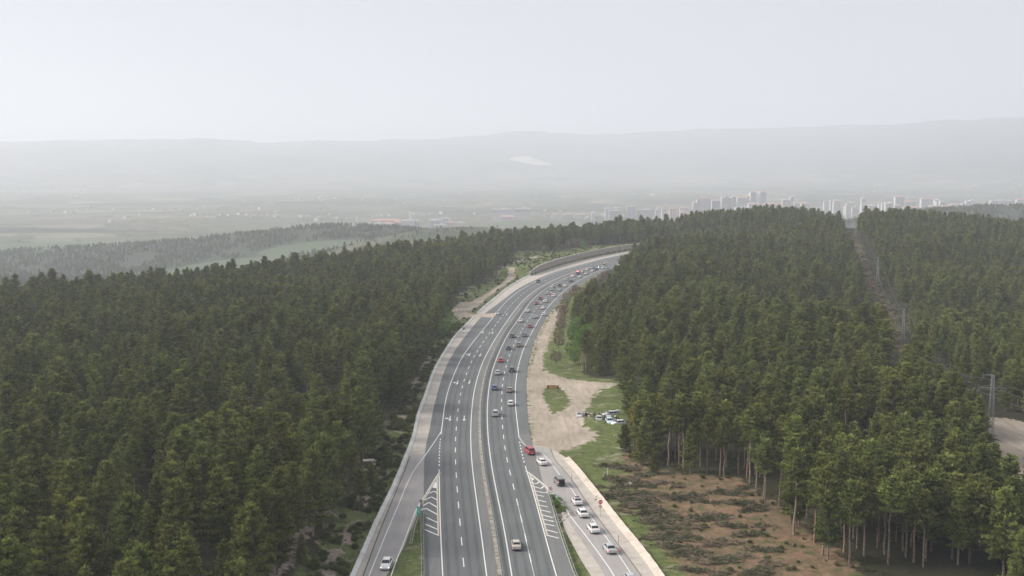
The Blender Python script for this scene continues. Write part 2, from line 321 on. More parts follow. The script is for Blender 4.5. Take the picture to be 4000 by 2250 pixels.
def axis(segs):
    out = []
    for a, b, s in segs: out += list(np.arange(a, b, s))
    return np.array(out + [segs[-1][1]], float)
gx = axis([(-520, -240, 8), (-240, -100, 4), (-100, -40, 1.6), (-40, 70, .8), (70, 110, 1.6), (110, 260, 4), (260, 720, 8)])
gy = axis([(70, 140, 8), (140, 390, 1.2), (390, 630, 2), (630, 960, 4), (960, 1560, 10)])
GX, GY = np.meshgrid(gx, gy); GZ = hgt(GX, GY)
nx, ny = len(gx), len(gy)
I = np.arange(nx * ny).reshape(ny, nx); quads = np.stack([I[:-1, :-1], I[:-1, 1:], I[1:, 1:], I[1:, :-1]], -1).reshape(-1, 4)
gm = mesh('ground', np.stack([GX, GY, GZ], -1).reshape(-1, 3), quads, smooth_=True)
fx, fy = GX.ravel(), GY.ravel()
# zones: dirt, grass, rock, felled clearing (what grows or lies there)
def soft(poly, wd, m=None):
    m = (fx > -80) & (fx < 130) & (fy < 1000) if m is None else m
    r = np.zeros(len(fx)); xs, ys = fx[m], fy[m]; d = dseg(xs, ys, poly, True); s = np.where(inpoly(xs, ys, poly), 1, -1) * d
    r[m] = np.clip(.5 + s / wd, 0, 1); return r
DIRT_R = PL([(2078, 1740), (2066, 1640), (2059, 1560), (2058, 1480), (2066, 1440), (2085, 1400), (2094, 1340), (2118, 1290), (2146, 1240), (2178, 1205), (2200, 1185), (2196, 1215), (2172, 1265), (2150, 1320), (2135, 1360), (2120, 1400), (2124, 1440), (2150, 1456), (2210, 1472), (2290, 1490), (2412, 1508), (2400, 1516), (2352, 1522), (2318, 1545), (2306, 1580), (2296, 1625), (2276, 1650), (2290, 1668), (2322, 1690), (2330, 1712), (2285, 1735), (2230, 1750), (2168, 1765), (2160, 1790), (2150, 1800), (2100, 1780)])
ISLE = PL([(2130, 1512), (2190, 1512), (2214, 1530), (2218, 1556), (2232, 1570), (2212, 1600), (2180, 1612), (2154, 1620), (2140, 1590), (2124, 1560), (2120, 1535)])
DIRT_L = PL([(1742, 1240), (1748, 1214), (1800, 1190), (1850, 1180), (1905, 1146), (1935, 1125), (1975, 1090), (1988, 1066), (1962, 1052), (1922, 1046), (1926, 1038), (1960, 1050), (2000, 1062), (2014, 1072), (2006, 1088), (1975, 1112), (1945, 1132), (1900, 1168), (1870, 1196), (1840, 1210), (1830, 1220), (1870, 1228), (1896, 1232), (1880, 1244), (1850, 1236), (1810, 1240), (1770, 1262)])
DIRT_L2 = PL([(1990, 1036), (2016, 1030), (2026, 1024), (2052, 1020), (2094, 1012), (2100, 1018), (2060, 1028), (2020, 1036), (1996, 1041)])
CLEAR = PL([(2440, 1760), (2540, 1830), (2700, 1850), (2900, 1870), (3120, 2040), (3290, 2160), (3500, 2400), (2760, 2400), (2700, 2250), (2600, 2130), (2560, 2060), (2500, 1960), (2450, 1850)])
POND = PL([(3810, 1616), (3900, 1608), (4010, 1622), (4200, 1660), (4200, 1850), (3950, 1850), (3900, 1740), (3880, 1690), (3850, 1660)])
dirt = np.maximum.reduce([soft(DIRT_R, 7), soft(DIRT_L, 5), soft(DIRT_L2, 5), soft(POND, 6, (fx > 60) & (fx < 250) & (fy < 390))])
dirt = np.minimum(dirt, 1 - soft(ISLE, 5))
dER = np.full(len(fx), 99.); m_ = (np.abs(fx - 60) < 130) & (fy < 1000); dER[m_] = dseg(fx[m_], fy[m_], ER)
onright = np.where(fx[:] > np.interp(fy, ER[:, 1], ER[:, 0]), 1, 0)
verge = np.clip(1 - dER / 2.2, 0, 1) * onright * (fy > 195 * KY) * .75
dirt = np.maximum(dirt, verge)
PYL = [at(3868, 1690), *[((u - 2000) / 2856 * y, y * KY, 0) for u, y in ((3545, 330), (3436, 446), (3343, 550))]]
PYL = [(p[0], p[1], float(hgt(np.array([p[0]]), np.array([p[1]]))[0])) for p in PYL]
CORL = np.array([(PYL[0][0] + 45, PYL[0][1] - 45)] + [(p[0] - 3, p[1]) for p in PYL] + [(PYL[3][0] + 25, 700 * KY)])
mm = (fx > 60) & (fy < 1080); dc = np.full(len(fx), 99.); dc[mm] = dseg(fx[mm], fy[mm], CORL)
clear = np.maximum(soft(CLEAR, 9), np.clip(1.5 - dc / 6, 0, 1) * .52)
grass = np.maximum.reduce([soft(OPEN_R, 8), soft(OPEN_L, 12) * np.clip((fx + 300) / 100, 0, 1)])
grass = np.maximum(grass, np.clip(1.6 - dc / 8, 0, 1) * .45); grass = grass * (1 - .75 * clear)
rock = np.zeros(len(fx)); mb = (fx > -60) & (fx < -22) & (fy < 500)
dl = np.full(len(fx), 99.); dl[mb] = dseg(fx[mb], fy[mb], LIP)
rock[mb] = (np.clip(1 - np.abs(dl[mb] - 4.2) / 3.2, 0, 1) * np.clip((465 - fy[mb]) / 80, 0, 1) * (.75 + .35 * fbm(fx[mb], fy[mb], 22, 21, 2)))
rock[mb] = np.maximum(rock[mb], np.clip(1 - np.abs(dl[mb] - 11) / 3.5, 0, 1) * np.clip((248 - fy[mb]) / 22, 0, 1) * .8)
def attr(me, name, c):
    a = me.color_attributes.new(name, 'FLOAT_COLOR', 'POINT'); q = np.ones((len(me.vertices), 4), np.float32)
    for i, x in enumerate(c): q[:, i] = x
    a.data.foreach_set('color', q.ravel())
attr(gm, 'zones', (dirt, grass, rock)); attr(gm, 'felled', (clear, clear * 0, clear * 0))

def groundmat():
    m = mat('ground_cover_soil', (.1, .1, .1), .95, spec=.1); nt = m.node_tree; b = nt.nodes['Principled BSDF']
    za = N(nt, 'ShaderNodeVertexColor', layer_name='zones'); zs = N(nt, 'ShaderNodeSeparateColor'); nt.links.new(za.outputs[0], zs.inputs[0])
    ca = N(nt, 'ShaderNodeVertexColor', layer_name='felled'); cs = N(nt, 'ShaderNodeSeparateColor'); nt.links.new(ca.outputs[0], cs.inputs[0])
    v = coords(nt); edge = noise(nt, v, .35, 6, .65); fine = noise(nt, v, 2.2, 6, .7); big = noise(nt, v, .06, 4); mid = noise(nt, v, .5, 5, .7, .6)
    floor = ramp(nt, fine, [(.3, (.016, .02, .01)), (.5, (.034, .034, .018)), (.7, (.065, .052, .032))])
    gr = ramp(nt, mid, [(.28, (.045, .06, .02)), (.45, (.09, .12, .034)), (.58, (.13, .165, .05)), (.72, (.19, .195, .09))])
    gr = mix(nt, ramp(nt, fine, [(.52, (0, 0, 0)), (.75, (1, 1, 1))]), gr, (.2, .185, .12)); pat = noise(nt, v, .16, 7, .72, .5); gr = mix(nt, ramp(nt, pat, [(.55, (0, 0, 0)), (.62, (.8, .8, .8))]), gr, (.3, .26, .2)); gr = mix(nt, ramp(nt, pat, [(.34, (.8, .8, .8)), (.42, (0, 0, 0))]), gr, (.05, .06, .03))
    fe = ramp(nt, mid, [(.3, (.05, .07, .022)), (.4, (.1, .115, .04)), (.5, (.19, .12, .08)), (.6, (.26, .165, .11)), (.72, (.17, .19, .07))])
    vs = coords(nt, (1, .12, 1), .12); ruts = noise(nt, vs, .9, 5, .6)
    di = ramp(nt, math_(nt, 'ADD', math_(nt, 'MULTIPLY', ruts, .6), math_(nt, 'MULTIPLY', fine, .4)), [(.3, (.27, .225, .18)), (.48, (.4, .34, .28)), (.65, (.5, .43, .36))])
    ro = ramp(nt, noise(nt, v, 1.1, 8, .75, .8), [(.3, (.12, .095, .075)), (.5, (.27, .215, .18)), (.7, (.42, .36, .31))])
    def sel(zone, amp=.9, lo=.42, hi=.58):
        s = math_(nt, 'ADD', zone, math_(nt, 'MULTIPLY', math_(nt, 'SUBTRACT', edge, .5), amp))
        return ramp(nt, s, [(lo, (0, 0, 0)), (hi, (1, 1, 1))])
    c = mix(nt, sel(zs.outputs[1]), floor, gr)
    c = mix(nt, sel(cs.outputs[0], 1.6, .4, .6), c, fe)
    c = mix(nt, sel(zs.outputs[2], 1.7, .5, .58), c, ro)
    c = mix(nt, sel(zs.outputs[0], 1.5, .45, .55), c, di)
    c = mix(nt, ramp(nt, big, [(.35, (0, 0, 0)), (.65, (.35, .35, .35))]), c, (.06, .065, .035))
    nt.links.new(c, b.inputs['Base Color'])
    nt.links.new(bump(nt, math_(nt, 'ADD', fine, mid), .6, .25), b.inputs['Normal'])
    return m
gm.materials.append(groundmat()); struct('ground', gm, 'grassy and stony ground of the plateau under the pine woods', 'ground')

# far country: plain, low hills, mountain wall
def hfar(x, y): return hfar_(np.asarray(x, float), np.asarray(y, float) / KY)
def hfar_(x, y):
    r = np.hypot(x, y); az = x / np.maximum(y, 1)
    z = -108 + fbm(x, y, 1400, 31) * 7
    def hill(cx, cy, sx, sy, a, rot=0):
        dx, dy = x - cx, y - cy; c, s = math.cos(rot), math.sin(rot); p, q = dx * c + dy * s, -dx * s + dy * c
        return a * np.exp(-((p / sx) ** 2 + (q / sy) ** 2) / 2)
    z = z + hill(-135, 1000, 160, 130, 78) + hill(60, 1080, 130, 120, 42)        # scrub hill
    z = z + hill(-270, 1330, 210, 100, 44, .1) + hill(-640, 1330, 340, 90, 26, .12)    # wooded ridge
    z = z + hill(870, 1420, 230, 150, 80) + hill(1260, 1430, 240, 150, 46)
    z = z + hill(180, 1620, 460, 120, 22) + hill(560, 1750, 260, 120, 16)
    z = z + hill(-800, 900, 260, 110, 30, .2) + hill(60, 2050, 160, 120, 16)
    base = 5400 + 500 * np.sin(az * 5)
    ridge = np.interp(az, [-1.5, -.7, -.55, -.42, -.33, -.2, -.1, .02, .1, .25, .4, .6, .8, 1.5], [255, 265, 290, 305, 270, 300, 330, 430, 385, 450, 455, 475, 465, 450])
    ridge = ridge + fbm(az * 9000, az * 0, 1500, 41, 4) * 14
    t = np.clip((r - base) / 4700, 0, 1.35); ridge = H + (ridge - H) * 1.2
    up = np.where(t < 1, t * t * (3 - 2 * t), 1 - (t - 1) * .6)
    z = z + up * (ridge + 108) + fbm(x, y, 900, 43, 5) * 42 * np.clip(t * 2, 0, 1) * np.clip(1.25 - t, .0, 1)
    return z
az_ = np.linspace(-.8, .8, 420); rr = 860 * (19500 / 860) ** np.linspace(0, 1, 330)
A, R = np.meshgrid(az_, rr); FX, FY = R * np.sin(A), R * np.cos(A); FZ = hfar(FX, FY)
nx, ny = len(az_), len(rr); I = np.arange(nx * ny).reshape(ny, nx); quads = np.stack([I[:-1, :-1], I[:-1, 1:], I[1:, 1:], I[1:, :-1]], -1).reshape(-1, 4)
fm = mesh('valley', np.stack([FX, FY, FZ], -1).reshape(-1, 3), quads, smooth_=True)
fx2, fy2 = FX.ravel(), FY.ravel() / KY
def blob(cx, cy, sx, sy, rot=0):
    dx, dy = fx2 - cx, fy2 - cy; c, s = math.cos(rot), math.sin(rot); return np.clip(1.6 - np.hypot((dx * c + dy * s) / sx, (-dx * s + dy * c) / sy), 0, 1)
wood = np.maximum.reduce([blob(-280, 1260, 330, 120, .1), blob(-650, 1230, 460, 110, .12), blob(-760, 960, 380, 70, .1), blob(880, 1400, 420, 210), blob(200, 1600, 430, 90), blob(560, 1760, 260, 80), blob(-760, 880, 330, 90, .1), blob(-1500, 1900, 500, 70)])
gfield = np.maximum.reduce([blob(-424, 1140, 115, 55), blob(-325, 1225, 95, 26, .1), blob(-1000, 1500, 320, 90), blob(-1000, 1180, 200, 30)])
bare = blob(185, 7250, 190, 170)
attr(fm, 'zones', (wood, gfield, bare))
def farmat():
    m = mat('far_fields', (.1, .1, .1), .95, spec=.05); nt = m.node_tree; b = nt.nodes['Principled BSDF']
    za = N(nt, 'ShaderNodeVertexColor', layer_name='zones'); zs = N(nt, 'ShaderNodeSeparateColor'); nt.links.new(za.outputs[0], zs.inputs[0])
    v = coords(nt, (1, 1, .0)); vo = N(nt, 'ShaderNodeTexVoronoi'); vo.inputs['Scale'].default_value = .0048; vo.inputs['Randomness'].default_value = .9
    ds = N(nt, 'ShaderNodeTexNoise'); ds.inputs['Scale'].default_value = .004; nt.links.new(v, ds.inputs['Vector'])
    va = N(nt, 'ShaderNodeVectorMath', operation='MULTIPLY_ADD'); nt.links.new(ds.outputs['Color'], va.inputs[0]); va.inputs[1].default_value = (160, 160, 0); nt.links.new(v, va.inputs[2])
    nt.links.new(va.outputs[0], vo.inputs['Vector']); sc = N(nt, 'ShaderNodeSeparateColor'); nt.links.new(vo.outputs['Color'], sc.inputs[0])
    fields = ramp(nt, sc.outputs[0], [(.0, (.055, .065, .045)), (.3, (.1, .12, .075)), (.5, (.15, .155, .11)), (.7, (.24, .21, .16)), (.9, (.11, .125, .08))])
    scrub = ramp(nt, noise(nt, v, .022, 9, .8), [(.42, (.03, .04, .025)), (.5, (.12, .12, .08)), (.62, (.24, .21, .16))])
    hd = N(nt, 'ShaderNodeTexVoronoi', feature='DISTANCE_TO_EDGE'); hd.inputs['Scale'].default_value = .0048; hd.inputs['Randomness'].default_value = .9; nt.links.new(va.outputs[0], hd.inputs['Vector'])
    hedge = ramp(nt, math_(nt, 'ADD', hd.outputs[0], math_(nt, 'MULTIPLY', noise(nt, v, .03, 4), .09)), [(.055, (1, 1, 1)), (.07, (0, 0, 0))]); fields = mix(nt, hedge, fields, (.05, .062, .04))
    big = noise(nt, v, .0016, 5); c = mix(nt, ramp(nt, big, [(.42, (0, 0, 0)), (.52, (1, 1, 1))]), scrub, fields)
    geo = N(nt, 'ShaderNodeNewGeometry'); sx = N(nt, 'ShaderNodeSeparateXYZ'); nt.links.new(geo.outputs['Position'], sx.inputs[0])
    hi = math_(nt, 'MULTIPLY_ADD', sx.outputs[2], .012, .7, clamp=True)
    mt = ramp(nt, noise(nt, v, .0035, 7, .65), [(.35, (.05, .06, .045)), (.55, (.09, .1, .075)), (.7, (.17, .16, .12))])
    c = mix(nt, hi, c, mt)
    c = mix(nt, ramp(nt, math_(nt, 'ADD', zs.outputs[2], math_(nt, 'MULTIPLY', noise(nt, v, .006, 4), .5)), [(.7, (0, 0, 0)), (.8, (1, 1, 1))]), c, (.55, .5, .4))
    c = mix(nt, ramp(nt, math_(nt, 'ADD', zs.outputs[0], math_(nt, 'MULTIPLY', math_(nt, 'SUBTRACT', noise(nt, v, .012, 5), .5), .9)), [(.42, (0, 0, 0)), (.5, (1, 1, 1))]), c, (.055, .065, .045))
    c = mix(nt, ramp(nt, zs.outputs[1], [(.5, (0, 0, 0)), (.6, (1, 1, 1))]), c, (.1, .125, .075))
    nt.links.new(c, b.inputs['Base Color']); return m
fm.materials.append(farmat()); struct('valley', fm, 'wide hazy valley floor of fields rising to low mountains', 'valley')

# ---------------------------------------------------------------- road surfaces
from mathutils.geometry import tessellate_polygon
def sheet(name, poly, z, m, label=None, cat=None, ks=True):
    v = [Vector((p[0], p[1], z)) for p in poly]; f = [tuple(t) for t in tessellate_polygon([v])]; ff = []
    for t in f:
        a, b, c = (v[i] for i in t); ff.append(t if (b - a).cross(c - a).z > 0 else t[::-1])
    return struct(name, mesh(name, [tuple(q) for q in v], ff, [m]), label, cat)
def strip(line, a, b, z0, z1=None, za=None):
    """ribbon from offset a to offset b; with z1 a raised solid strip"""
    p = off(line, a); q = off(line, b); n = len(p)
    if z1 is None:
        v = [(*x, z0) for x in p] + [(*x, z0) for x in q]; f = [(i, n + i, n + i + 1, i + 1) for i in range(n - 1)]; return v, f
    za = z1 if za is None else za
    v = [(*x, z0) for x in p] + [(*x, za) for x in p] + [(*x, z1) for x in q] + [(*x, z0) for x in q]; f = []
    for i in range(n - 1):
        for k in range(3): f.append((k * n + i, (k + 1) * n + i, (k + 1) * n + i + 1, k * n + i + 1))
    f += [(0, 3 * n, 2 * n, n), (n - 1, 2 * n - 1, 3 * n - 1, 4 * n - 1)]
    return v, f
def asphalt(name, c0, c1, c2):
    m = mat(name, c1, .8, spec=.25); nt = m.node_tree; b = nt.nodes['Principled BSDF']; v = coords(nt)
    big = noise(nt, v, .05, 5, .6); fine = noise(nt, v, 6, 4, .7); lng = noise(nt, coords(nt, (1, .05, 1)), 1.3, 4, .6)
    f = math_(nt, 'ADD', math_(nt, 'ADD', math_(nt, 'MULTIPLY', big, .4), math_(nt, 'MULTIPLY', fine, .25)), math_(nt, 'MULTIPLY', lng, .35))
    c = ramp(nt, f, [(.36, c0), (.5, c1), (.64, c2)]); nt.links.new(c, b.inputs['Base Color'])
    nt.links.new(bump(nt, fine, .15, .02), b.inputs['Normal']); return m
A_DARK = asphalt('asphalt', (.105, .112, .114), (.128, .136, .138), (.155, .163, .163))
A_SHO = asphalt('shoulder_asphalt', (.13, .134, .134), (.16, .163, .162), (.19, .19, .186))
A_LIGHT = asphalt('ramp_asphalt', (.27, .255, .248), (.33, .312, .302), (.39, .365, .35))
def conc(name, c0, c1, c2):
    m = mat(name, c1, .9, spec=.15); nt = m.node_tree; b = nt.nodes['Principled BSDF']; v = coords(nt)
    a = noise(nt, v, .35, 6, .7); c = noise(nt, v, 3, 5, .7); f = math_(nt, 'ADD', math_(nt, 'MULTIPLY', a, .6), math_(nt, 'MULTIPLY', c, .4))
    col = ramp(nt, f, [(.34, c0), (.46, c1), (.62, c2)])
    crack = N(nt, 'ShaderNodeTexVoronoi', feature='DISTANCE_TO_EDGE'); crack.inputs['Scale'].default_value = .2; wv = N(nt, 'ShaderNodeTexNoise'); wv.inputs['Scale'].default_value = .5; wv.inputs['Detail'].default_value = 6; nt.links.new(v, wv.inputs['Vector']); wa = N(nt, 'ShaderNodeVectorMath', operation='MULTIPLY_ADD'); nt.links.new(wv.outputs['Color'], wa.inputs[0]); wa.inputs[1].default_value = (7, 7, 0); nt.links.new(v, wa.inputs[2]); nt.links.new(wa.outputs[0], crack.inputs['Vector'])
    col = mix(nt, ramp(nt, crack.outputs[0], [(.0, (.55, .55, .55)), (.01, (0, 0, 0))]), col, tuple(x * .55 for x in c0))
    nt.links.new(col, b.inputs['Base Color']); nt.links.new(bump(nt, f, .3, .05), b.inputs['Normal']); return m
CONC = conc('drain_concrete', (.26, .235, .205), (.42, .385, .345), (.5, .46, .415))
KERB = conc('kerb_concrete', (.4, .39, .37), (.56, .55, .53), (.66, .65, .63))
KERB2 = conc('slope_concrete', (.36, .31, .255), (.52, .455, .39), (.6, .53, .46))
def paintmat(name, c):
    m = mat(name, c, .6); nt = m.node_tree; b = nt.nodes['Principled BSDF']; v = coords(nt); f = noise(nt, v, 2.5, 6, .75)
    nt.links.new(ramp(nt, f, [(.32, tuple(x * .45 for x in c)), (.42, tuple(x * .9 for x in c)), (.6, c)]), b.inputs['Base Color']); return m
WHITE = paintmat('white_road_paint', (.74, .74, .72)); CREAM = paintmat('cream_road_paint', (.55, .49, .39))

def ysel(l, a, b): return l[(l[:, 1] >= a) & (l[:, 1] <= b)]
yr = P(0, 1781)[1]; yg = P(0, 2000)[1]
sheet('carriageway', [tuple(p) for p in EL] + [tuple(p) for p in ER[::-1]], .0, A_DARK, 'dual carriageway of dark grey asphalt curving to the right', 'road')
sheet('exit_ramp', [tuple(p) for p in GUT] + [P(1601, 1776), P(1662, 1772)] + [tuple(p) for p in ysel(EL, yg, yr)[::-1]] + [tuple(p) for p in XE[::-1]], .012, A_LIGHT, 'pale exit ramp paving left of the carriageway', 'ramp')
NCr = PL([(2345, 2330), (2309, 2250), (2268, 2185), (2238, 2129), (2210, 2078), (2200, 2050)])
sheet('entry_ramp', [P(2079, 1735)] + [tuple(p) for p in NA[::-1]] + [tuple(p) for p in NB] + [P(2137, 1925), P(2117, 1872), P(2102, 1811)], .012, A_LIGHT, 'pale entry ramp paving right of the carriageway', 'ramp')
lft = [tuple(p) for p in LIP] + [tuple(p) for p in EL[EL[:, 1] >= yr][::-1]] + [tuple(p) for p in GUT[::-1]]
sheet('concrete_shoulder', lft, -.01, CONC, 'pinkish concrete drain apron along the left of the road', 'shoulder')
sheet('concrete_shoulder', [tuple(p) for p in NA] + [tuple(p) for p in NO[::-1]], -.008, CONC, 'stained concrete apron along the right of the entry ramp', 'shoulder')
sheet('concrete_shoulder', [tuple(p) for p in NCr] + [tuple(p) for p in NB[::-1]], -.009, CONC, 'broken concrete strip left of the entry ramp', 'shoulder')
# lighter strips beside the median and outside the edge lines
def ribbon(name, line, a, b, z, m, label, cat=None):
    v, f = strip(line, a, b, z); return struct(name, mesh(name, v, f, [m]), label, cat)
ribbon('median_shoulder', resample(W3, 3), .3, 2.5, .008, A_SHO, 'paler asphalt strip left of the median guardrail', 'shoulder')
ribbon('median_shoulder', resample(ysel(W4, 0, 560 * KY), 3), -1.3, -.25, .008, A_SHO, 'paler asphalt strip right of the median guardrail', 'shoulder')
ribbon('shoulder', ysel(W6, 0, 187 * KY), .3, 3.0, .006, A_SHO, 'pale asphalt hard shoulder beside the entry gore', 'shoulder')
ribbon('shoulder', ysel(W1, 0, 128 * KY), -3.2, -.3, .006, A_SHO, 'pale asphalt hard shoulder beside the exit gore', 'shoulder')
TRK = asphalt('worn_asphalt', (.078, .084, .087), (.1, .106, .109), (.135, .142, .143))
for wl_, nm_ in ((W1, 'left'), (W2, 'left'), (W4, 'right'), (W5, 'right')):
    for q_ in (1.05, 2.7): ribbon('tyre_track', resample(wl_[wl_[:, 1] < 900], 4), q_ - .3, q_ + .3, .007 + .0, TRK, 'darker tyre worn strip along the ' + nm_ + ' carriageway', 'tyre track')
SOIL = noisemat('median_soil', [(.35, (.12, .13, .07)), (.45, (.25, .23, .2)), (.65, (.4, .36, .32))], .8, 6, .95, .5)
v, f = strip(resample(WM, 2), -.75, -.15, 0, .09); struct('median_strip', mesh('median_strip', v, f, [SOIL]), 'narrow strip of soil, concrete and weeds under the median guardrail', 'median')
KL1 = LIP[(LIP[:, 1] < P(0, 1238)[1])]; KL2 = LIP[(LIP[:, 1] > P(0, 1226)[1]) & (LIP[:, 1] < P(0, 1076)[1])]
def kerb(line, a, b, h0, h1, m, label, gaps=True):
    jag = resample(line, 1.2); r_ = np.random.default_rng(len(line)); o = r_.uniform(-.06, .06, len(jag))
    p = off(jag, a + (o if a < b else -o)); q = off(jag, b); n = len(p)
    v = [(*x, -.1) for x in p] + [(*x, h0) for x in p] + [(*x, h1) for x in q] + [(*x, -.1) for x in q]; f = []
    for i in range(n - 1):
        if i % 9 == 4 and gaps and r_.random() < .5: continue
        for k in range(3): f.append((k * n + i, (k + 1) * n + i, (k + 1) * n + i + 1, k * n + i + 1))
    f += [(0, 3 * n, 2 * n, n), (n - 1, 2 * n - 1, 3 * n - 1, 4 * n - 1)]
    if a > b: f = [t[::-1] for t in f]
    struct('kerb', mesh('kerb', v, f, [m]), label, 'kerb')
kerb(KL1, -.25, .55, .45, .14, KERB, 'white concrete kerb along the left bank, near part', False)
kerb(KL2, -.3, .7, .6, .16, KERB, 'white concrete kerb beyond the dirt track mouth')
kerb(NO, .2, -1.2, .5, .05, KERB2, 'sloping concrete kerb slabs along the right verge', False)
v, f = strip(GUT, -.12, .12, .02); struct('gutter', mesh('gutter', v, f, [mat('gutter_dirt', (.13, .11, .09), .95)]), 'dark gutter joint beside the exit ramp', 'gutter')
v, f = strip(NA, -.1, .1, .02); struct('gutter', mesh('gutter', v, f, [mat('gutter_dirt', (.15, .13, .11), .95)]), 'dark gutter joint right of the entry ramp', 'gutter')
DIRTM = noisemat('dirt_track_soil', [(.35, (.3, .25, .2)), (.5, (.42, .36, .3)), (.65, (.52, .45, .38))], .6, 6, .95, .4)
sheet('dirt_track', PL([(1835, 1236), (1852, 1230), (1895, 1226), (1930, 1224), (1948, 1224), (1925, 1240), (1905, 1240), (1880, 1238), (1850, 1240)]), .03, DIRTM, 'dirt spilling across the concrete at the track mouth', 'track')

# ---------------------------------------------------------------- road markings
MZ = .026
def marks(name, polys, m, label, z=MZ):
    v, f = [], []
    for p in polys:
        n = len(v); v += [(x[0], x[1], z) for x in p]; a = sum(p[i][0] * p[(i + 1) % len(p)][1] - p[(i + 1) % len(p)][0] * p[i][1] for i in range(len(p)))
        q = tuple(range(n, n + len(p))); f.append(q if a > 0 else q[::-1])
    return struct(name, mesh(name, v, f, [m]), label, 'road marking')
def line_q(line, wd, a0=0, a1=None):
    l = resample(line, 2); p, q = off(l, -wd / 2), off(l, wd / 2); return [[p[i], q[i], q[i + 1], p[i + 1]] for i in range(len(l) - 1)]
def dashes(line, wd, on, per, ph=0):
    l = resample(line, .5); k = int(per / .5); n = int(on / .5); out = []; p, q = off(l, -wd / 2), off(l, wd / 2)
    for i in range(int(ph / .5), len(l) - n, k): out.append([p[i], q[i], q[i + n], p[i + n]])
    return out
yd0, yd1 = P(0, 1700)[1], P(0, 1832)[1]
marks('edge_line', line_q(ysel(W1, 0, yd1), .22) + line_q(ysel(W1, yd0, 9999), .22) + dashes(ysel(W1, yd1, yd0), .26, 1.5, 3), WHITE, 'white outer edge line of the left carriageway')
marks('edge_line', line_q(W3, .22), WHITE, 'white inner edge line of the left carriageway')
marks('edge_line', line_q(W4, .22), WHITE, 'white inner edge line of the right carriageway')
ye0, ye1 = P(0, 1716)[1], P(0, 1815)[1]
marks('edge_line', line_q(ysel(W6, 0, ye1), .22) + line_q(ysel(W6, ye0, 9999), .22) + dashes(ysel(W6, ye1, ye0), .26, 1.5, 3), WHITE, 'white outer edge line of the right carriageway')
marks('lane_line', dashes(W2, .2, 4.5, 11, 2), WHITE, 'dashed lane line of the left carriageway')
marks('lane_line', dashes(W5, .2, 4.5, 11, 4), WHITE, 'dashed lane line of the right carriageway'); marks('lane_line', line_q(ysel(W5, 0, P(0, 1965)[1]), .09), WHITE, 'thin solid line joining the nearest dashes of the right carriageway', MZ - .004)
marks('ramp_line', line_q(XL, .2), WHITE, 'white left edge line of the exit ramp'); marks('ramp_line', line_q(XR, .2), WHITE, 'white right edge line of the exit ramp')
marks('ramp_line', line_q(NL, .2), WHITE, 'white left edge line of the entry ramp'); marks('ramp_line', line_q(NR_, .18), WHITE, 'worn white right edge line of the entry ramp')
marks('ramp_line', line_q(spline(PL([(2028.5, 1708), (2038, 1724), (2050, 1737), (2066, 1747)]), 1), .18), WHITE, 'short white line curving off to the entry ramp')
def A_(x, y): return P(1350 + .50466 * x, 1650 + .50466 * y)
def bar(a, b, wd=.34):
    a, b = np.array(a), np.array(b); d = (b - a) / np.linalg.norm(b - a); n = np.array([d[1], -d[0]]) * wd / 2; return [a - n, a + n, b + n, b - n]
lc = [((638, 553), (685, 533), (715, 553)), ((608, 603), (665, 577), (715, 605)), ((600, 645), (645, 620), (715, 662)), ((603, 675), (622, 665), (715, 717)), ((622, 735), (718, 780)), ((617, 788), (718, 832)), ((612, 830), (722, 877))]
rc = [((1435, 465), (1477, 477), (1497, 462)), ((1440, 493), (1515, 513), (1530, 495)), ((1450, 528), (1545, 547), (1570, 535)), ((1460, 557), (1535, 574)), ((1472, 598), (1552, 617)), ((1485, 638), (1565, 655)), ((1497, 675), (1588, 697)), ((1507, 713), (1603, 738)), ((1517, 747), (1612, 770)), ((1527, 783), (1622, 803)), ((1540, 828), (1640, 855)), ((1553, 873), (1652, 897))]
def chev(L): return [bar(A_(*a), A_(*b)) for c in L for a, b in zip(c[:-1], c[1:])]
marks('gore_chevrons', chev(lc) + [[A_(690, 470), A_(712, 452), A_(712, 512), A_(672, 505)]], WHITE, 'white chevrons in the gore before the exit ramp', MZ + .006)
marks('gore_chevrons', chev(rc) + [[A_(1422, 415), A_(1462, 440), A_(1447, 448), A_(1430, 440)]], WHITE, 'white chevrons in the gore before the entry ramp', MZ + .006)
gl1 = off(ysel(W1, P(0, 2093)[1], P(0, 1852)[1]), -.45); gl2 = off(XR[(XR[:, 1] > P(0, 1985)[1])], .35)
gr1 = off(ysel(W6, P(0, 2103)[1], P(0, 1842)[1]), .45); gr2 = off(NL[NL[:, 1] > P(0, 1940)[1]], -.3)
marks('gore_border', line_q(gl1, .32), CREAM, 'cream border line of the exit gore, beside the carriageway', MZ + .01); marks('gore_border', line_q(gl2, .3), CREAM, 'cream border line of the exit gore, beside the ramp', MZ + .014); marks('gore_border', line_q(gr1, .32), CREAM, 'cream border line of the entry gore, beside the carriageway', MZ + .01); marks('gore_border', line_q(gr2, .3), CREAM, 'cream border line of the entry gore, beside the ramp', MZ + .014)
def arrow(c, d, turn):
    """painted arrow, tip along d, centre c (world)"""
    d = np.array(d); n = np.array([d[1], -d[0]]); T = lambda x, y: c + n * x + d * y * 1.5
    o = [[T(-.11, -2.1), T(.11, -2.1), T(.11, .7), T(-.11, .7)], [T(-.42, .7), T(.42, .7), T(0, 2.1)]]
    if turn: o += [[T(.11, -.5), T(.75, -.2), T(.75, .1), T(.11, -.1)], [T(.75, -.75), T(.75, .65), T(1.5, -.05)]]
    return o
def tang(line, p):
    i = int(np.linalg.norm(line - p, axis=1).argmin()); i = min(max(i, 1), len(line) - 2); d = line[i + 1] - line[i - 1]; return d / np.linalg.norm(d)
def B_(x, y): return np.array(P(1600 + .41398 * x, 1200 + .41398 * y))
ar = []
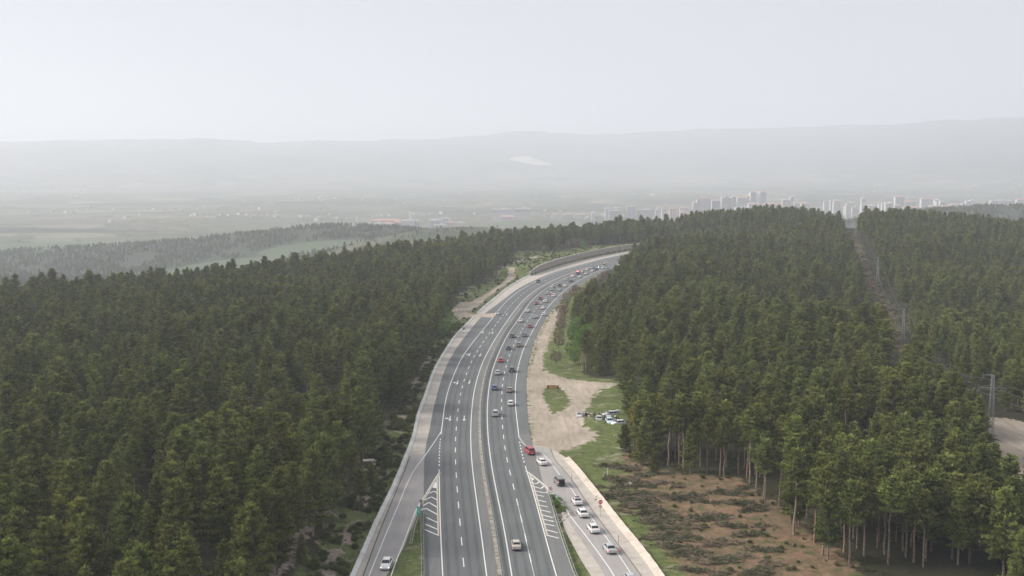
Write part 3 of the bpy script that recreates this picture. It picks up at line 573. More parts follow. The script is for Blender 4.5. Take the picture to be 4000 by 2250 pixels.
for x, y in [(515, 1050), (565, 705), (667, 450), (783, 240), (917, 65)]: p = B_(x, y); ar += arrow(p, -tang(W2, p), False)
for x, y in [(382, 1050), (452, 712), (566, 445), (692, 237)]: p = B_(x, y); ar += arrow(p, -tang(W2, p), True)
marks('lane_arrows', ar, WHITE, 'white lane arrows painted on the left carriageway', MZ + .003)

# ---------------------------------------------------------------- guardrails
GALV = noisemat('galvanised_steel', [(.3, (.36, .37, .35)), (.7, (.5, .51, .49))], 3, 3, .5, spec=.4); GALV.node_tree.nodes['Principled BSDF'].inputs['Metallic'].default_value = .5
RUSTY = noisemat('old_steel_post', [(.3, (.2, .2, .19)), (.7, (.34, .34, .32))], 4, 3, .7)
def sweep(line, prof, z0=0):
    n = len(line); k = len(prof); v, f = [], []
    for a, z in prof: v += [(*x, z + z0) for x in off(line, a)]
    for j in range(k):
        j2 = (j + 1) % k
        for i in range(n - 1): f.append((j * n + i, j * n + i + 1, j2 * n + i + 1, j2 * n + i))
    return v, f
def guardrail(line, label, half=.24, step=2.0, cap=96, spacer=True):
    line = resample(line, step); c = line[0]; t = thing('guardrail', label, 'guardrail', (c[0], c[1], 0))
    L = line - c; pr = [(-.03, .48), (.01, .53), (-.03, .62), (.01, .71), (-.03, .76), (-.05, .76), (-.02, .62), (-.05, .48)]
    for s in ((-1, 1) if half else (1,)):
        v, f = sweep(L, [(s * (half + a), z) for a, z in pr]); obj('rail', mesh('rail', v, f, [GALV]), t)
    pm = MB(); pm.box((0, 0, .36), (.1, .12, .78)); pm.box((0, 0, .66), (2 * half - .06, .08, .16)) if spacer else None; pme = pm.mesh('post', RUSTY if spacer else GALV)
    nn = normals(L); rest = MB()
    for i in range(len(L)):
        a = math.atan2(nn[i][1], nn[i][0])
        if i < cap: o = obj('post', pme, t, (L[i][0], L[i][1], 0)); o.rotation_euler = (0, 0, a)
        elif i % 2: rest.box((L[i][0], L[i][1], .36), (.12, .12, .78), a)
    if rest.v: o = rest.build('post', [RUSTY], t); o['kind'] = 'stuff'
    return t
def Ap(L): return spline([A_(*p) for p in L], 1)
guardrail(Ap([(597, 1290), (597, 1189), (596, 1000), (592, 850), (594, 720)]), 'double sided steel guardrail running straight down beside the left carriageway gore')
guardrail(Ap([(505, 960), (525, 850), (545, 785), (572, 712)]), 'short slanting double guardrail beside the exit ramp under the green board')
guardrail(Ap([(1815, 1290), (1775, 1189), (1735, 1080), (1685, 930), (1643, 800), (1603, 660), (1572, 560)]), 'long double guardrail between the entry gore and the grass strip')
guardrail(Ap([(1738, 725), (1700, 680), (1660, 630), (1625, 590), (1594, 562)]), 'short double guardrail half hidden by bushes left of the entry ramp', cap=20)
guardrail(WM[WM[:, 1] < 560 * KY], 'continuous steel guardrail along the median of the dual carriageway', .17, 3.0)

# ---------------------------------------------------------------- retaining wall
WLr = resample(WL, 2); s_ = np.r_[0, np.cumsum(np.linalg.norm(np.diff(WLr, axis=0), axis=1))]
hw = np.interp(s_, [0, 4, 22, 60, 400], [2.0, 2.6, 4.2, 4.7, 4.6]) + np.array([.12 * math.sin(i * 1.3) for i in range(len(s_))])
c0 = WLr[0]; t = thing('retaining_wall', 'long stone retaining wall along the outside of the far bend', 'wall', (c0[0], c0[1], 0)); L = WLr - c0; n = len(L)
def prism(a, b, z0, z1):
    p, q = off(L, a), off(L, b); v = [(*x, z) for x, z in zip(p, z0)] + [(*x, z) for x, z in zip(p, z1)] + [(*x, z) for x, z in zip(q, z1)] + [(*x, z) for x, z in zip(q, z0)]; f = []
    for i in range(n - 1):
        for k in range(4): f.append((k * n + i, ((k + 1) % 4) * n + i, ((k + 1) % 4) * n + i + 1, k * n + i + 1))
    return v, f + [(0, 3 * n, 2 * n, n), (n - 1, 2 * n - 1, 3 * n - 1, 4 * n - 1)]
STONE = mat('wall_stone', (.4, .36, .32), .95, spec=.1); nt = STONE.node_tree; vo = N(nt, 'ShaderNodeTexVoronoi'); vo.inputs['Scale'].default_value = 1.4; v3 = coords(nt, (1, 1, 1.4)); nt.links.new(v3, vo.inputs['Vector'])
vd = N(nt, 'ShaderNodeTexVoronoi', feature='DISTANCE_TO_EDGE'); vd.inputs['Scale'].default_value = 1.4; nt.links.new(v3, vd.inputs['Vector'])
sc = N(nt, 'ShaderNodeSeparateColor'); nt.links.new(vo.outputs['Color'], sc.inputs[0])
cc = mix(nt, ramp(nt, vd.outputs[0], [(0, (1, 1, 1)), (.07, (0, 0, 0))]), ramp(nt, sc.outputs[0], [(0, (.28, .245, .22)), (.5, (.39, .345, .315)), (1, (.5, .45, .41))]), (.24, .215, .195)); nt.links.new(cc, nt.nodes['Principled BSDF'].inputs['Base Color'])
v, f = prism(-.15, -.85, np.full(n, -.1), hw - .0); obj('stone_face', mesh('stone_face', v, f, [STONE]), t)
v, f = prism(-.05, -.95, hw + .0, hw + .2); obj('coping', mesh('coping', v, f, [CONC]), t)
v, f = prism(.15, -.145, np.full(n, -.1), np.full(n, .25)); obj('footing', mesh('footing', v, f, [KERB]), t)

# ---------------------------------------------------------------- signs and posts
POLE = mat('sign_pole', (.4, .4, .38), .5, .4); BACK = mat('sign_back_grey', (.3, .3, .29), .6, .3); RED = mat('sign_red', (.62, .03, .045), .5); SWH = mat('sign_white', (.85, .82, .8), .5); BLK = mat('sign_black', (.02, .02, .02), .5)
def text_mesh(s, size, m, name='lettering'):
    cu = bpy.data.curves.new('txt', 'FONT'); cu.body = s; cu.size = size; cu.align_x = 'CENTER'; cu.align_y = 'CENTER'; cu.extrude = .004; cu.offset = size * .018; cu.resolution_u = 2
    o = bpy.data.objects.new('txt', cu); COL.objects.link(o); bpy.context.view_layer.update()
    me = bpy.data.meshes.new_from_object(o.evaluated_get(bpy.context.evaluated_depsgraph_get())); bpy.data.objects.remove(o); bpy.data.curves.remove(cu)
    me.materials.clear(); me.materials.append(m); me.name = name; return me
def plate(n, r, y, th, m, name, parent, z, rot=0):
    b = MB(); v = []
    for k in (0, 1):
        for i in range(n): a = rot + 2 * math.pi * i / n; v.append((r * math.cos(a), y - k * th, z + r * math.sin(a)))
    f = [tuple(range(n))[::-1] if False else tuple(range(n - 1, -1, -1)), tuple(range(n, 2 * n))] + [(i, (i + 1) % n, n + (i + 1) % n, n + i) for i in range(n)]
    b.add(v, f); return b.build(name, [m], parent)
def flat(name, polys, y, m, parent, z):
    b = MB()
    for p in polys: b.add([(a, y, z + c) for a, c in p] + [(a, y - .006, z + c) for a, c in p], [tuple(range(len(p))), tuple(range(2 * len(p) - 1, len(p) - 1, -1))] + [(i, i + len(p), (i + 1) % len(p) + len(p), (i + 1) % len(p)) for i in range(len(p))])
    return b.build(name, [m], parent)
def ringdisc(parent, z, r, arrow_polys, name='sign_plate'):
    o = plate(28, r, -.05, .03, RED, name, parent, z); plate(28, r * .78, -.081, .006, SWH, 'white_disc', o, z)
    flat('arrow', [[(a * r, c * r) for a, c in p] for p in arrow_polys], -.088, BLK, o, z); o2 = flat('bar', [[(-.5 * r, .5 * r), (-.58 * r, .42 * r), (.5 * r, -.58 * r), (.58 * r, -.5 * r)]], -.095, RED, o, z); return o
LEFT = [[(.1, -.55), (.3, -.55), (.3, .3), (.1, .3)], [(-.2, .12), (.1, .12), (.1, .3), (-.2, .3)], [(-.2, -.06), (-.5, .21), (-.2, .48)]]
UT = [[(.18, -.5), (.34, -.5), (.34, .2), (.18, .2)], [(-.34, .2), (.34, .2), (.22, .45), (-.22, .45)], [(-.34, -.05), (-.18, -.05), (-.18, .2), (-.34, .2)], [(-.5, -.05), (-.02, -.05), (-.26, -.38)]]
p = P(2345, 2018); t = thing('stop_sign', 'red octagonal stop sign reading DUR above a round no left turn sign', 'road sign', (*p, 0), 0)
b = MB(); b.tube((0, 0, -.1), (0, 0, 3.5), .045, n=8); b.build('pole', [POLE], t)
o = plate(8, .5, -.05, .03, SWH, 'sign_plate', t, 3.05, math.pi / 8); plate(8, .465, -.081, .004, RED, 'red_face', o, 3.05, math.pi / 8)
tx = obj('lettering', text_mesh('DUR', .42, SWH), o); tx.rotation_euler = (math.pi / 2, 0, 0); tx.location = (0, -.092, 3.05)
ringdisc(t, 2.14, .36, LEFT)
p = P(2150, 1945); t = thing('no_turn_sign', 'round red rimmed no U-turn sign at the tip of the entry gore guardrail', 'road sign', (*p, 0), 0)
b = MB(); b.tube((0, 0, -.1), (0, 0, 2.0), .04, n=8); b.build('pole', [POLE], t); ringdisc(t, 2.0, .42, UT)
p = P(1645, 2012); t = thing('round_sign', 'grey back of a round road sign on the exit gore guardrail', 'road sign', (*p, 0), 0)
b = MB(); b.tube((0, .05, -.1), (0, .05, 3.1), .04, n=8); b.build('pole', [POLE], t); plate(24, .36, -.0, .03, BACK, 'sign_plate', t, 2.9); b = MB(); b.box((.12, -.02, 1.95), (.55, .03, 1.1)); b.build('panel', [BACK], t)
GRN = mat('board_green', (.02, .23, .18), .5)
p = P(1637, 2035); t = thing('exit_board', 'dark green direction board seen from behind its edge beside the exit ramp', 'road sign', (*p, 0), math.radians(-62))
b = MB(); b.box((0, -.06, 2.0), (1.7, .05, 1.7)); b.build('board', [GRN], t)
for s in (-.6, .6): b = MB(); b.tube((s, 0, -.1), (s, 0, 2.9), .05, n=8); b.build('pole', [POLE], t)
b = MB(); b.box((-.1, -.095, 2.35), (.9, .012, .16)); b.box((.1, -.095, 1.9), (1.1, .012, .14)); b.build('stripe', [mat('board_teal', (.25, .62, .58), .5)], t)
p = P(1811, 1306); t = thing('round_sign', 'grey back of a rectangular sign on a pole on the left concrete apron', 'road sign', (*p, 0), math.radians(8))
b = MB(); b.tube((0, .05, -.1), (0, .05, 2.9), .05, n=8); b.build('pole', [POLE], t); b = MB(); b.box((0, -.02, 2.35), (1.0, .04, 1.2)); b.build('sign_plate', [BACK], t); t.name = 'road_sign'
# wooden notice board on the grass island
WOOD = noisemat('stained_wood', [(.3, (.1, .05, .022)), (.7, (.2, .1, .045))], 3, 4, .8, scl=(1, 1, 6)); OCH = noisemat('ochre_panel', [(.3, (.4, .24, .07)), (.7, (.52, .34, .12))], 2, 3, .7)
p = P(2159, 1532); t = thing('notice_board', 'brown wooden notice board with ochre panel on two posts on the grass island', 'notice board', (*p, 0), 0)
for s in (-1.75, 1.75): b = MB(); b.box((s, 0, 1.1), (.16, .16, 2.4)); b.build('post', [WOOD], t)
b = MB(); b.box((0, -.02, 1.62), (3.3, .1, 1.05)); b.build('board', [WOOD], t); b = MB(); b.box((.0, -.085, 1.55), (2.3, .03, .62)); b.box((0, -.085, 1.62), (3.0, .026, .12)); b.build('panel', [OCH], t)
b = MB(); b.box((1.3, -.1, 2.0), (.28, .03, .28)); b.build('notice', [SWH], t)
# marker posts
PW = mat('post_white', (.75, .75, .72), .5); PB = mat('post_brown', (.28, .14, .08), .7)
def post(u, v, h, r, m, label, cap_=None, name='marker_post', arm=False):
    p = at(u, v) if inpoly([0], [0], COR)[0] else P(u, v); t = thing(name, label, 'post', (p[0], p[1], 0), 0, None)
    b = MB(); b.tube((0, 0, -.1), (0, 0, h), r, n=8); b.build('shaft', [m], t); b = MB(); b.box((0, 0, h - .12), (r * 2.4, r * 2.4, .14)); b.build('reflector', [cap_ or BLK], t)
    if arm: b = MB(); b.box((0, 0, h - .25), (.5, .1, .16)); b.build('crosspiece', [m], t)
post(2089, 1334, 1.0, .07, PW, 'white marker post on the right road edge before the bare round trees')
post(2136, 1246, 1.0, .07, PW, 'white marker post on the right road edge beside the pinkish white hatchback')
post(2192, 1170, 1.0, .07, PW, 'white marker post farthest along the right road edge')
post(2233, 1882, 1.6, .05, PB, 'thin brown post on the right apron beside the van with open tailgate')
post(2416, 2122, 1.5, .05, PB, 'thin brown post on the right apron beside the near silver saloon')
post(2280, 2124, 1.3, .06, mat('post_yellow', (.6, .42, .2), .6), 'short yellow and white post left of the entry ramp', PW)
post(2373, 1858, 1.9, .05, PW, 'pale post with a crosspiece on the right grass verge', None, 'marker_post', True)
post(2192, 1413, 1.1, .09, mat('post_dark', (.05, .05, .05), .6), 'small dark post with white foot under the bare round tree', PW)
ORG = mat('cone_orange', (.85, .13, .04), .5)
def cone(u, v, label, rz, tilt=0):
    p = P(u, v); t = thing('traffic_cone', label, 'traffic cone', (*p, .02), rz); t.rotation_euler = (tilt, 0, rz)
    b = MB(); b.box((0, 0, .03), (.5, .5, .06)); b.build('base', [ORG], t); b = MB(); b.tube((0, 0, .06), (0, 0, .95), .2, .04, 12); b.build('cone_body', [ORG], t); b = MB(); b.tube((0, 0, .38), (0, 0, .62), .138, .1, 12); b.build('white_band', [PW], t)
cone(2063, 1163, 'orange and white traffic cone on the inner edge of the left carriageway', 0, .3)
cone(2197, 1150, 'orange and white traffic cone on the right hard shoulder', .4, -.3)
cone(2335, 1064, 'pale traffic cone far up the right hard shoulder beside the bushes', .2)

# ---------------------------------------------------------------- trees
def leafmat(name, c0, c1, c2, trans=.1, rnd_=.6, hue=.035):
    """leaf colour by tuft tint, varied from tree to tree; some light passes through"""
    m = bpy.data.materials.new(name); m.use_nodes = True; nt = m.node_tree; nt.nodes.clear()
    out = N(nt, 'ShaderNodeOutputMaterial'); d = N(nt, 'ShaderNodeBsdfDiffuse'); t = N(nt, 'ShaderNodeBsdfTranslucent'); mx = N(nt, 'ShaderNodeMixShader'); mx.inputs[0].default_value = trans
    vc = N(nt, 'ShaderNodeVertexColor', layer_name='tint'); s = N(nt, 'ShaderNodeSeparateColor'); nt.links.new(vc.outputs[0], s.inputs[0])
    c = ramp(nt, s.outputs[0], [(0, c0), (.5, c1), (1, c2)]); oi = N(nt, 'ShaderNodeObjectInfo'); h = N(nt, 'ShaderNodeHueSaturation')
    nt.links.new(math_(nt, 'MULTIPLY_ADD', oi.outputs['Random'], rnd_, 1 - rnd_ / 2), h.inputs['Value'])
    r2 = math_(nt, 'FRACT', math_(nt, 'MULTIPLY', oi.outputs['Random'], 13.7)); nt.links.new(math_(nt, 'MULTIPLY_ADD', r2, hue, .5 - hue / 2), h.inputs['Hue'])
    nt.links.new(c, h.inputs['Color'])
    for b in (d, t): nt.links.new(h.outputs[0], b.inputs[0])
    nt.links.new(d.outputs[0], mx.inputs[1]); nt.links.new(t.outputs[0], mx.inputs[2]); nt.links.new(mx.outputs[0], out.inputs[0]); return m
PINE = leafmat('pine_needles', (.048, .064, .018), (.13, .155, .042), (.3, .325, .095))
PINED = leafmat('dry_needles', (.16, .07, .035), (.28, .13, .07), (.38, .2, .11))
BARK = noisemat('pine_bark', [(.3, (.11, .085, .065)), (.5, (.2, .16, .125)), (.7, (.3, .25, .2))], 1.5, 4, .95, objrand=.4)
BARKO = noisemat('orange_bark', [(.3, (.19, .12, .08)), (.6, (.31, .2, .14))], 1.5, 4, .95, objrand=.3)
WILLOW = leafmat('fresh_leaves', (.07, .13, .025), (.14, .24, .05), (.24, .37, .09), .35, .2)
BUSHG = leafmat('bush_leaves', (.055, .07, .026), (.105, .125, .045), (.18, .2, .075), .3, .8, .06)
BUDS = leafmat('budding_twigs', (.1, .075, .055), (.17, .125, .09), (.24, .18, .12), .3, .3)
YELL = leafmat('yellow_green_leaves', (.12, .15, .04), (.2, .22, .06), (.3, .3, .1), .3, .2)
SLASH = leafmat('cut_branches', (.045, .065, .03), (.1, .12, .06), (.27, .21, .15), .15, .5)
TWIG = mat('dead_twigs', (.22, .16, .12), .9)

def tufts(C, D, L, W, k, rg, tint, up=.5, spread=.75):
    """k narrow triangles fanning out from every centre C along direction D"""
    n = len(C); C = np.repeat(C, k, 0); D = np.repeat(D, k, 0); T = np.repeat(tint, k)
    d = D * .7 + rg.normal(0, spread, (n * k, 3)) * .7; d[:, 2] += up * .6; d /= np.linalg.norm(d, axis=1)[:, None]
    s = np.cross(d, rg.normal(0, .55, (n * k, 3)) + np.array([0, 0, 1.])); s /= np.linalg.norm(s, axis=1)[:, None] + 1e-9
    ln = (L * rg.uniform(.7, 1.3, n * k))[:, None]; wd = (W * rg.uniform(.7, 1.3, n * k))[:, None]
    a = C - s * wd * .5 - d * ln * .15; b = C + s * wd * .5 - d * ln * .15; c = C + d * ln
    v = np.stack([a, b, c], 1).reshape(-1, 3); f = np.arange(len(v)).reshape(-1, 3)
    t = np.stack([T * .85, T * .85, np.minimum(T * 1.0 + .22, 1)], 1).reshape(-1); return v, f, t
def leafmesh(name, parts, m):
    v = np.vstack([p[0] for p in parts]); o = np.cumsum([0] + [len(p[0]) for p in parts[:-1]]); f = np.vstack([p[1] + k for p, k in zip(parts, o)])
    me = mesh(name, v, f.astype(np.int32), [m]); t = np.clip(np.concatenate([p[2] for p in parts]), 0, 1); attr(me, 'tint', (t, t, t)); return me
def pine(seed, Ht=13., base=.28, R=2.3, dens=1.0, lean=.0, leaf=None, bark=None, flat=.0):
    rg = np.random.default_rng(seed); tb = MB(); pts = []; x = y = 0
    nseg = 6; pos = [np.array([0, 0, -.4])]
    for i in range(1, nseg + 1): pos.append(np.array([lean * i / nseg + rg.normal(0, .06), rg.normal(0, .06), Ht * .97 * i / nseg]))
    r = lambda z: max(.03, .19 * (1 - z / Ht) ** .8 * Ht / 13)
    for a, b in zip(pos[:-1], pos[1:]): tb.tube(a, b, r(max(a[2], 0)), r(b[2]), 6, caps=False)
    ctr = lambda z: np.array([np.interp(z, [p[2] for p in pos], [p[k] for p in pos]) for k in (0, 1)])
    z = base * Ht; C, D, T = [], [], []; ph = rg.uniform(0, 6)
    while z < Ht * .985:
        t = (z - base * Ht) / (Ht * (1 - base)); rad = R * ((1 - t) ** (.64 + flat)) * min(1, .6 + t * 2.4) * rg.uniform(.85, 1.15) + .16; nb = max(3, int(6.4 * dens - t * 1.5 + rg.integers(0, 2)))
        for i in range(nb):
            a = ph + 6.283 * i / nb + rg.normal(0, .25); L = rad * rg.uniform(.62, 1.2); el = (.1 + .55 * t) + rg.normal(0, .12)
            d = np.array([math.cos(a) * math.cos(el), math.sin(a) * math.cos(el), math.sin(el)]); c = ctr(z); s = np.array([c[0], c[1], z])
            e = s + d * L; e[2] += L * .12; tb.tube(s, e, .035 + .012 * L, .012, 3, caps=False); tn = rg.uniform(.25, .7)
            m = max(3, int(L * 4.2 * dens))
            for q in np.linspace(.3, 1.03, m):
                for _ in range(3 if L > .9 else 2):
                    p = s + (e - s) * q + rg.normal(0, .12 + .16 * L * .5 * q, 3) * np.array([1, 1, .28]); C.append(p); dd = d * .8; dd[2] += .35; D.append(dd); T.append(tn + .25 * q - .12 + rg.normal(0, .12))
        z += (.82 - .3 * t) * rg.uniform(.75, 1.25); ph += 1.1
    for q in range(5): C.append(np.array([*ctr(Ht), Ht - .15 * q])); D.append(np.array([0, 0, 1.])); T.append(.85)
    # a few dead lower limbs
    for i in range(int(6 + base * 10)):
        z = rg.uniform(.25, max(.3, base + .1)) * Ht; a = rg.uniform(0, 6.28); c = ctr(z); L = rg.uniform(.4, 1.3)
        tb.tube((c[0], c[1], z), (c[0] + L * math.cos(a), c[1] + L * math.sin(a), z + rg.uniform(-.1, .3)), .03, .01, 3, caps=False)
    C, D, T = np.array(C), np.array(D), np.array(T)
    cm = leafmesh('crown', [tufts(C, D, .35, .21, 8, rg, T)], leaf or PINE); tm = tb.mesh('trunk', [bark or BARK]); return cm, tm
FULL = [pine(100 + i, 13 + (i % 3) * .6, [.12, .24, .2, .1, .28, .16, .24, .14][i], [2.9, 2.4, 3.1, 2.6, 2.7, 3.2, 2.2, 2.9][i], 1.15, [0, .3, -.3, .1, .5, 0, 0, -.2][i], flat=[0, .1, -.15, .15, -.1, .05, .2, -.2][i]) for i in range(8)]
TALL = [pine(200 + i, 14, [.52, .58, .48, .62, .55, .5][i], [2.3, 2.0, 2.5, 1.9, 2.3, 2.1][i], .95, [0, .4, -.2, .2, -.5, 0][i], bark=BARKO if i == 5 else None, flat=-.12) for i in range(6)]
DRY = [pine(300, 11, .35, 1.6, .6, 0, PINED)]

def forest_points(x0, x1, y0, y1, s, seed):
    rg = np.random.default_rng(seed); X, Y = np.meshgrid(np.arange(x0, x1, s), np.arange(y0, y1, s)); X = X + (np.arange(X.shape[0]) % 2)[:, None] * s / 2
    return X.ravel() + rg.uniform(-.42, .42, X.size) * s, Y.ravel() + rg.uniform(-.42, .42, X.size) * s
tx_, ty_ = forest_points(-480, 560, 128, 1200, 5.9, 5)
ex, ey = forest_points(20, 110, 190, 330, 3.9, 15); CLA = np.array([p for p in CLEAR])[1:7]; k_ = dseg(ex, ey, CLA) < 22; k2 = ~((np.abs(tx_ - 60) < 60) & (dseg(tx_, ty_, CLA) < 22))
tx_, ty_ = np.r_[tx_[k2], ex[k_]], np.r_[ty_[k2], ey[k_]]
keep = (np.abs(tx_) < ty_ * .475 + 26)
rim = np.interp(tx_, RIM[:, 0], RIM[:, 1]); keep &= ty_ < rim + 120
xs = tx_ ; m = np.abs(xs - 30) < 110
def near_in(poly): r = np.zeros(len(tx_), bool); r[m] = inpoly(tx_[m], ty_[m], poly); return r
keep &= ~near_in(OPEN_R) & ~near_in(OPEN_L)
dC = np.full(len(tx_), 99.); dC[m] = dseg(tx_[m], ty_[m], COR, True); keep &= ~((ty_ < 192) & (tx_ > -36) & (tx_ < 51)); keep &= ~((dC < 2.5) | near_in(COR))
dP = dseg(tx_, ty_, CORL); keep &= dP > np.interp(ty_, [225, 450, 630, 960], [6, 6.5, 7, 7])
keep &= ~inpoly(tx_, ty_, POND)
rgf = np.random.default_rng(9)
# thin spots and openings among the trees
th_ = fbm(tx_, ty_, 46, 77, 3); keep &= ~((th_ > .82) & (rgf.random(len(tx_)) < .75)) & (rgf.random(len(tx_)) > .08)
for (u, v, r) in [(345, 1385, 9), (640, 1450, 6), (1255, 1600, 8), (1110, 1480, 5), (3330, 1290, 7), (3010, 1250, 6), (2560, 985, 8), (2680, 975, 6), (1500, 1640, 6), (3700, 1110, 7)]:
    p = at(u, v); keep &= np.hypot(tx_ - p[0], ty_ - p[1]) > r
VIS = [[(3272, 812), (3362, 812), (3352, 900), (3345, 925), (3322, 925), (3300, 880)], [(3318, 934), (3338, 986), (3373, 1041), (3380, 1131), (3440, 1220), (3483, 1297), (3500, 1345), (3575, 1335), (3550, 1228), (3500, 1159), (3446, 1104), (3420, 993), (3424, 939)],
       [(3815, 1600), (3990, 1610), (4040, 1830), (3960, 1815), (3900, 1730), (3850, 1680)], [(2190, 1095), (2250, 1130), (2300, 1108), (2340, 1082), (2366, 1072), (2400, 1040), (2438, 1012), (2452, 990), (2458, 964), (2200, 1000)],
       [(1765, 1235), (1800, 1175), (1870, 1140), (1950, 1078), (1935, 1055), (1990, 1030), (2020, 1003), (2280, 985), (2100, 1060), (1900, 1200)], [(2470, 1835), (2640, 1852), (2860, 1875), (3015, 2005), (3065, 2075), (3130, 2160), (3150, 2260), (2590, 2260)],
       [(1375, 2260), (1240, 2260), (1320, 2080), (1415, 1910), (1500, 1740), (1550, 1640), (1625, 1490), (1640, 1600)], [(1375, 2260), (2600, 2260), (2500, 2100), (1450, 2050)], [(2140, 1500), (2420, 1520), (2425, 1650), (2430, 1780), (2140, 1760)], [(3855, 1440), (3880, 1440), (3880, 1690), (3850, 1690)]]
def proj(x, y, z): zz = H - z; c, s = math.cos(TH), math.sin(TH); dp = y * c + zz * s; return 2000 + F * x / dp, 1125 + F * (zz * c - y * s) / dp
tz_ = hgt(tx_, ty_)      # keep the clearings open to view: no tree stands tall in front of them
for hh in (0, 3.5, 7, 10, 12.5):
    pu, pv = proj(tx_, ty_, tz_ + hh)
    for q in VIS: keep &= ~inpoly(pu, pv, q)
TX, TY = tx_[keep], ty_[keep]; TZ = hgt(TX, TY); nT = len(TX)
hs_ = .93 + .1 * fbm(TX, TY, 90, 12, 2) + rgf.normal(0, .14, nT); hs_ = np.clip(hs_, .55, 1.3)
edgeR = dseg(TX, TY, np.array([p for p in CLEAR])[1:7]) < 25; tallp = np.where(edgeR & (TX > 0) & (TX < 74), .95, np.where((TX > 0) & (TY < 360), .16, .2)); tallp = np.where((TX < 60) & (TX > 0) & (TY > 840), .7, tallp)
isT = rgf.random(nT) < tallp
var = np.where(isT, 8 + rgf.integers(0, 6, nT), rgf.integers(0, 8, nT)); rz_ = rgf.uniform(0, 6.28, nT); hs_ = np.where(isT & edgeR, np.clip(hs_ + .08, .95, 1.2), hs_)
dist_ = np.sqrt(TX ** 2 + TY ** 2 + H ** 2); infr = (np.abs(TX) < TY * .475) & (TY > 150)
order = np.argsort(np.where(infr, dist_, 1e9)); ind = set(order[:300].tolist())
KINDS = FULL + TALL
GRP = {'L1': ('dense dark green pine on the lower left slope, full crown down near the ground', 'full crowned pines of the lower left slope'),
       'L2': ('pine with a bare lower trunk among the lower left woods', 'bare stemmed pines of the lower left woods'),
       'R1': ('full crowned green pine in the bottom right corner woods', 'full crowned pines of the lower right woods'),
       'R2': ('tall pine with long bare trunk around the felled clearing, bottom right', 'tall bare trunked pines by the felled clearing')}
ORD_ = lambda n: (['', 'first', 'second', 'third', 'fourth', 'fifth', 'sixth', 'seventh', 'eighth', 'ninth', 'tenth', 'eleventh', 'twelfth', 'thirteenth', 'fourteenth', 'fifteenth', 'sixteenth', 'seventeenth', 'eighteenth', 'nineteenth', 'twentieth'] + ['%dth' % q for q in range(21, 140)])[n]
PLB = {}
for side in (0, 1):
    ids = sorted([i for i in ind if (TX[i] > 0) == bool(side)], key=lambda i: TY[i]); nrow = 12
    for r in range(0, len(ids), nrow):
        for n_, i in enumerate(sorted(ids[r:r + nrow], key=lambda i: TX[i])):
            look = 'bare trunked' if var[i] >= 8 else 'full crowned'; size = 'tall ' if hs_[i] > 1.05 else 'low ' if hs_[i] < .85 else ''
            PLB[i] = '%s%s pine, %s from the left in the %s row up the %s woods' % (size, look, ORD_(n_ + 1), ORD_(r // nrow + 1), 'right' if side else 'left')
for i in sorted(ind):
    k = ('L' if TX[i] < 0 else 'R') + ('2' if var[i] >= 8 else '1'); lb, gp = PLB[i], GRP[k][1]; cm, tm = KINDS[var[i]]
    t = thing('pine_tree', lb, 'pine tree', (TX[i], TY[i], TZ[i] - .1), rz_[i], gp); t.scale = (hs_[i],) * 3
    obj('trunk', tm, t); obj('crown', cm, t)
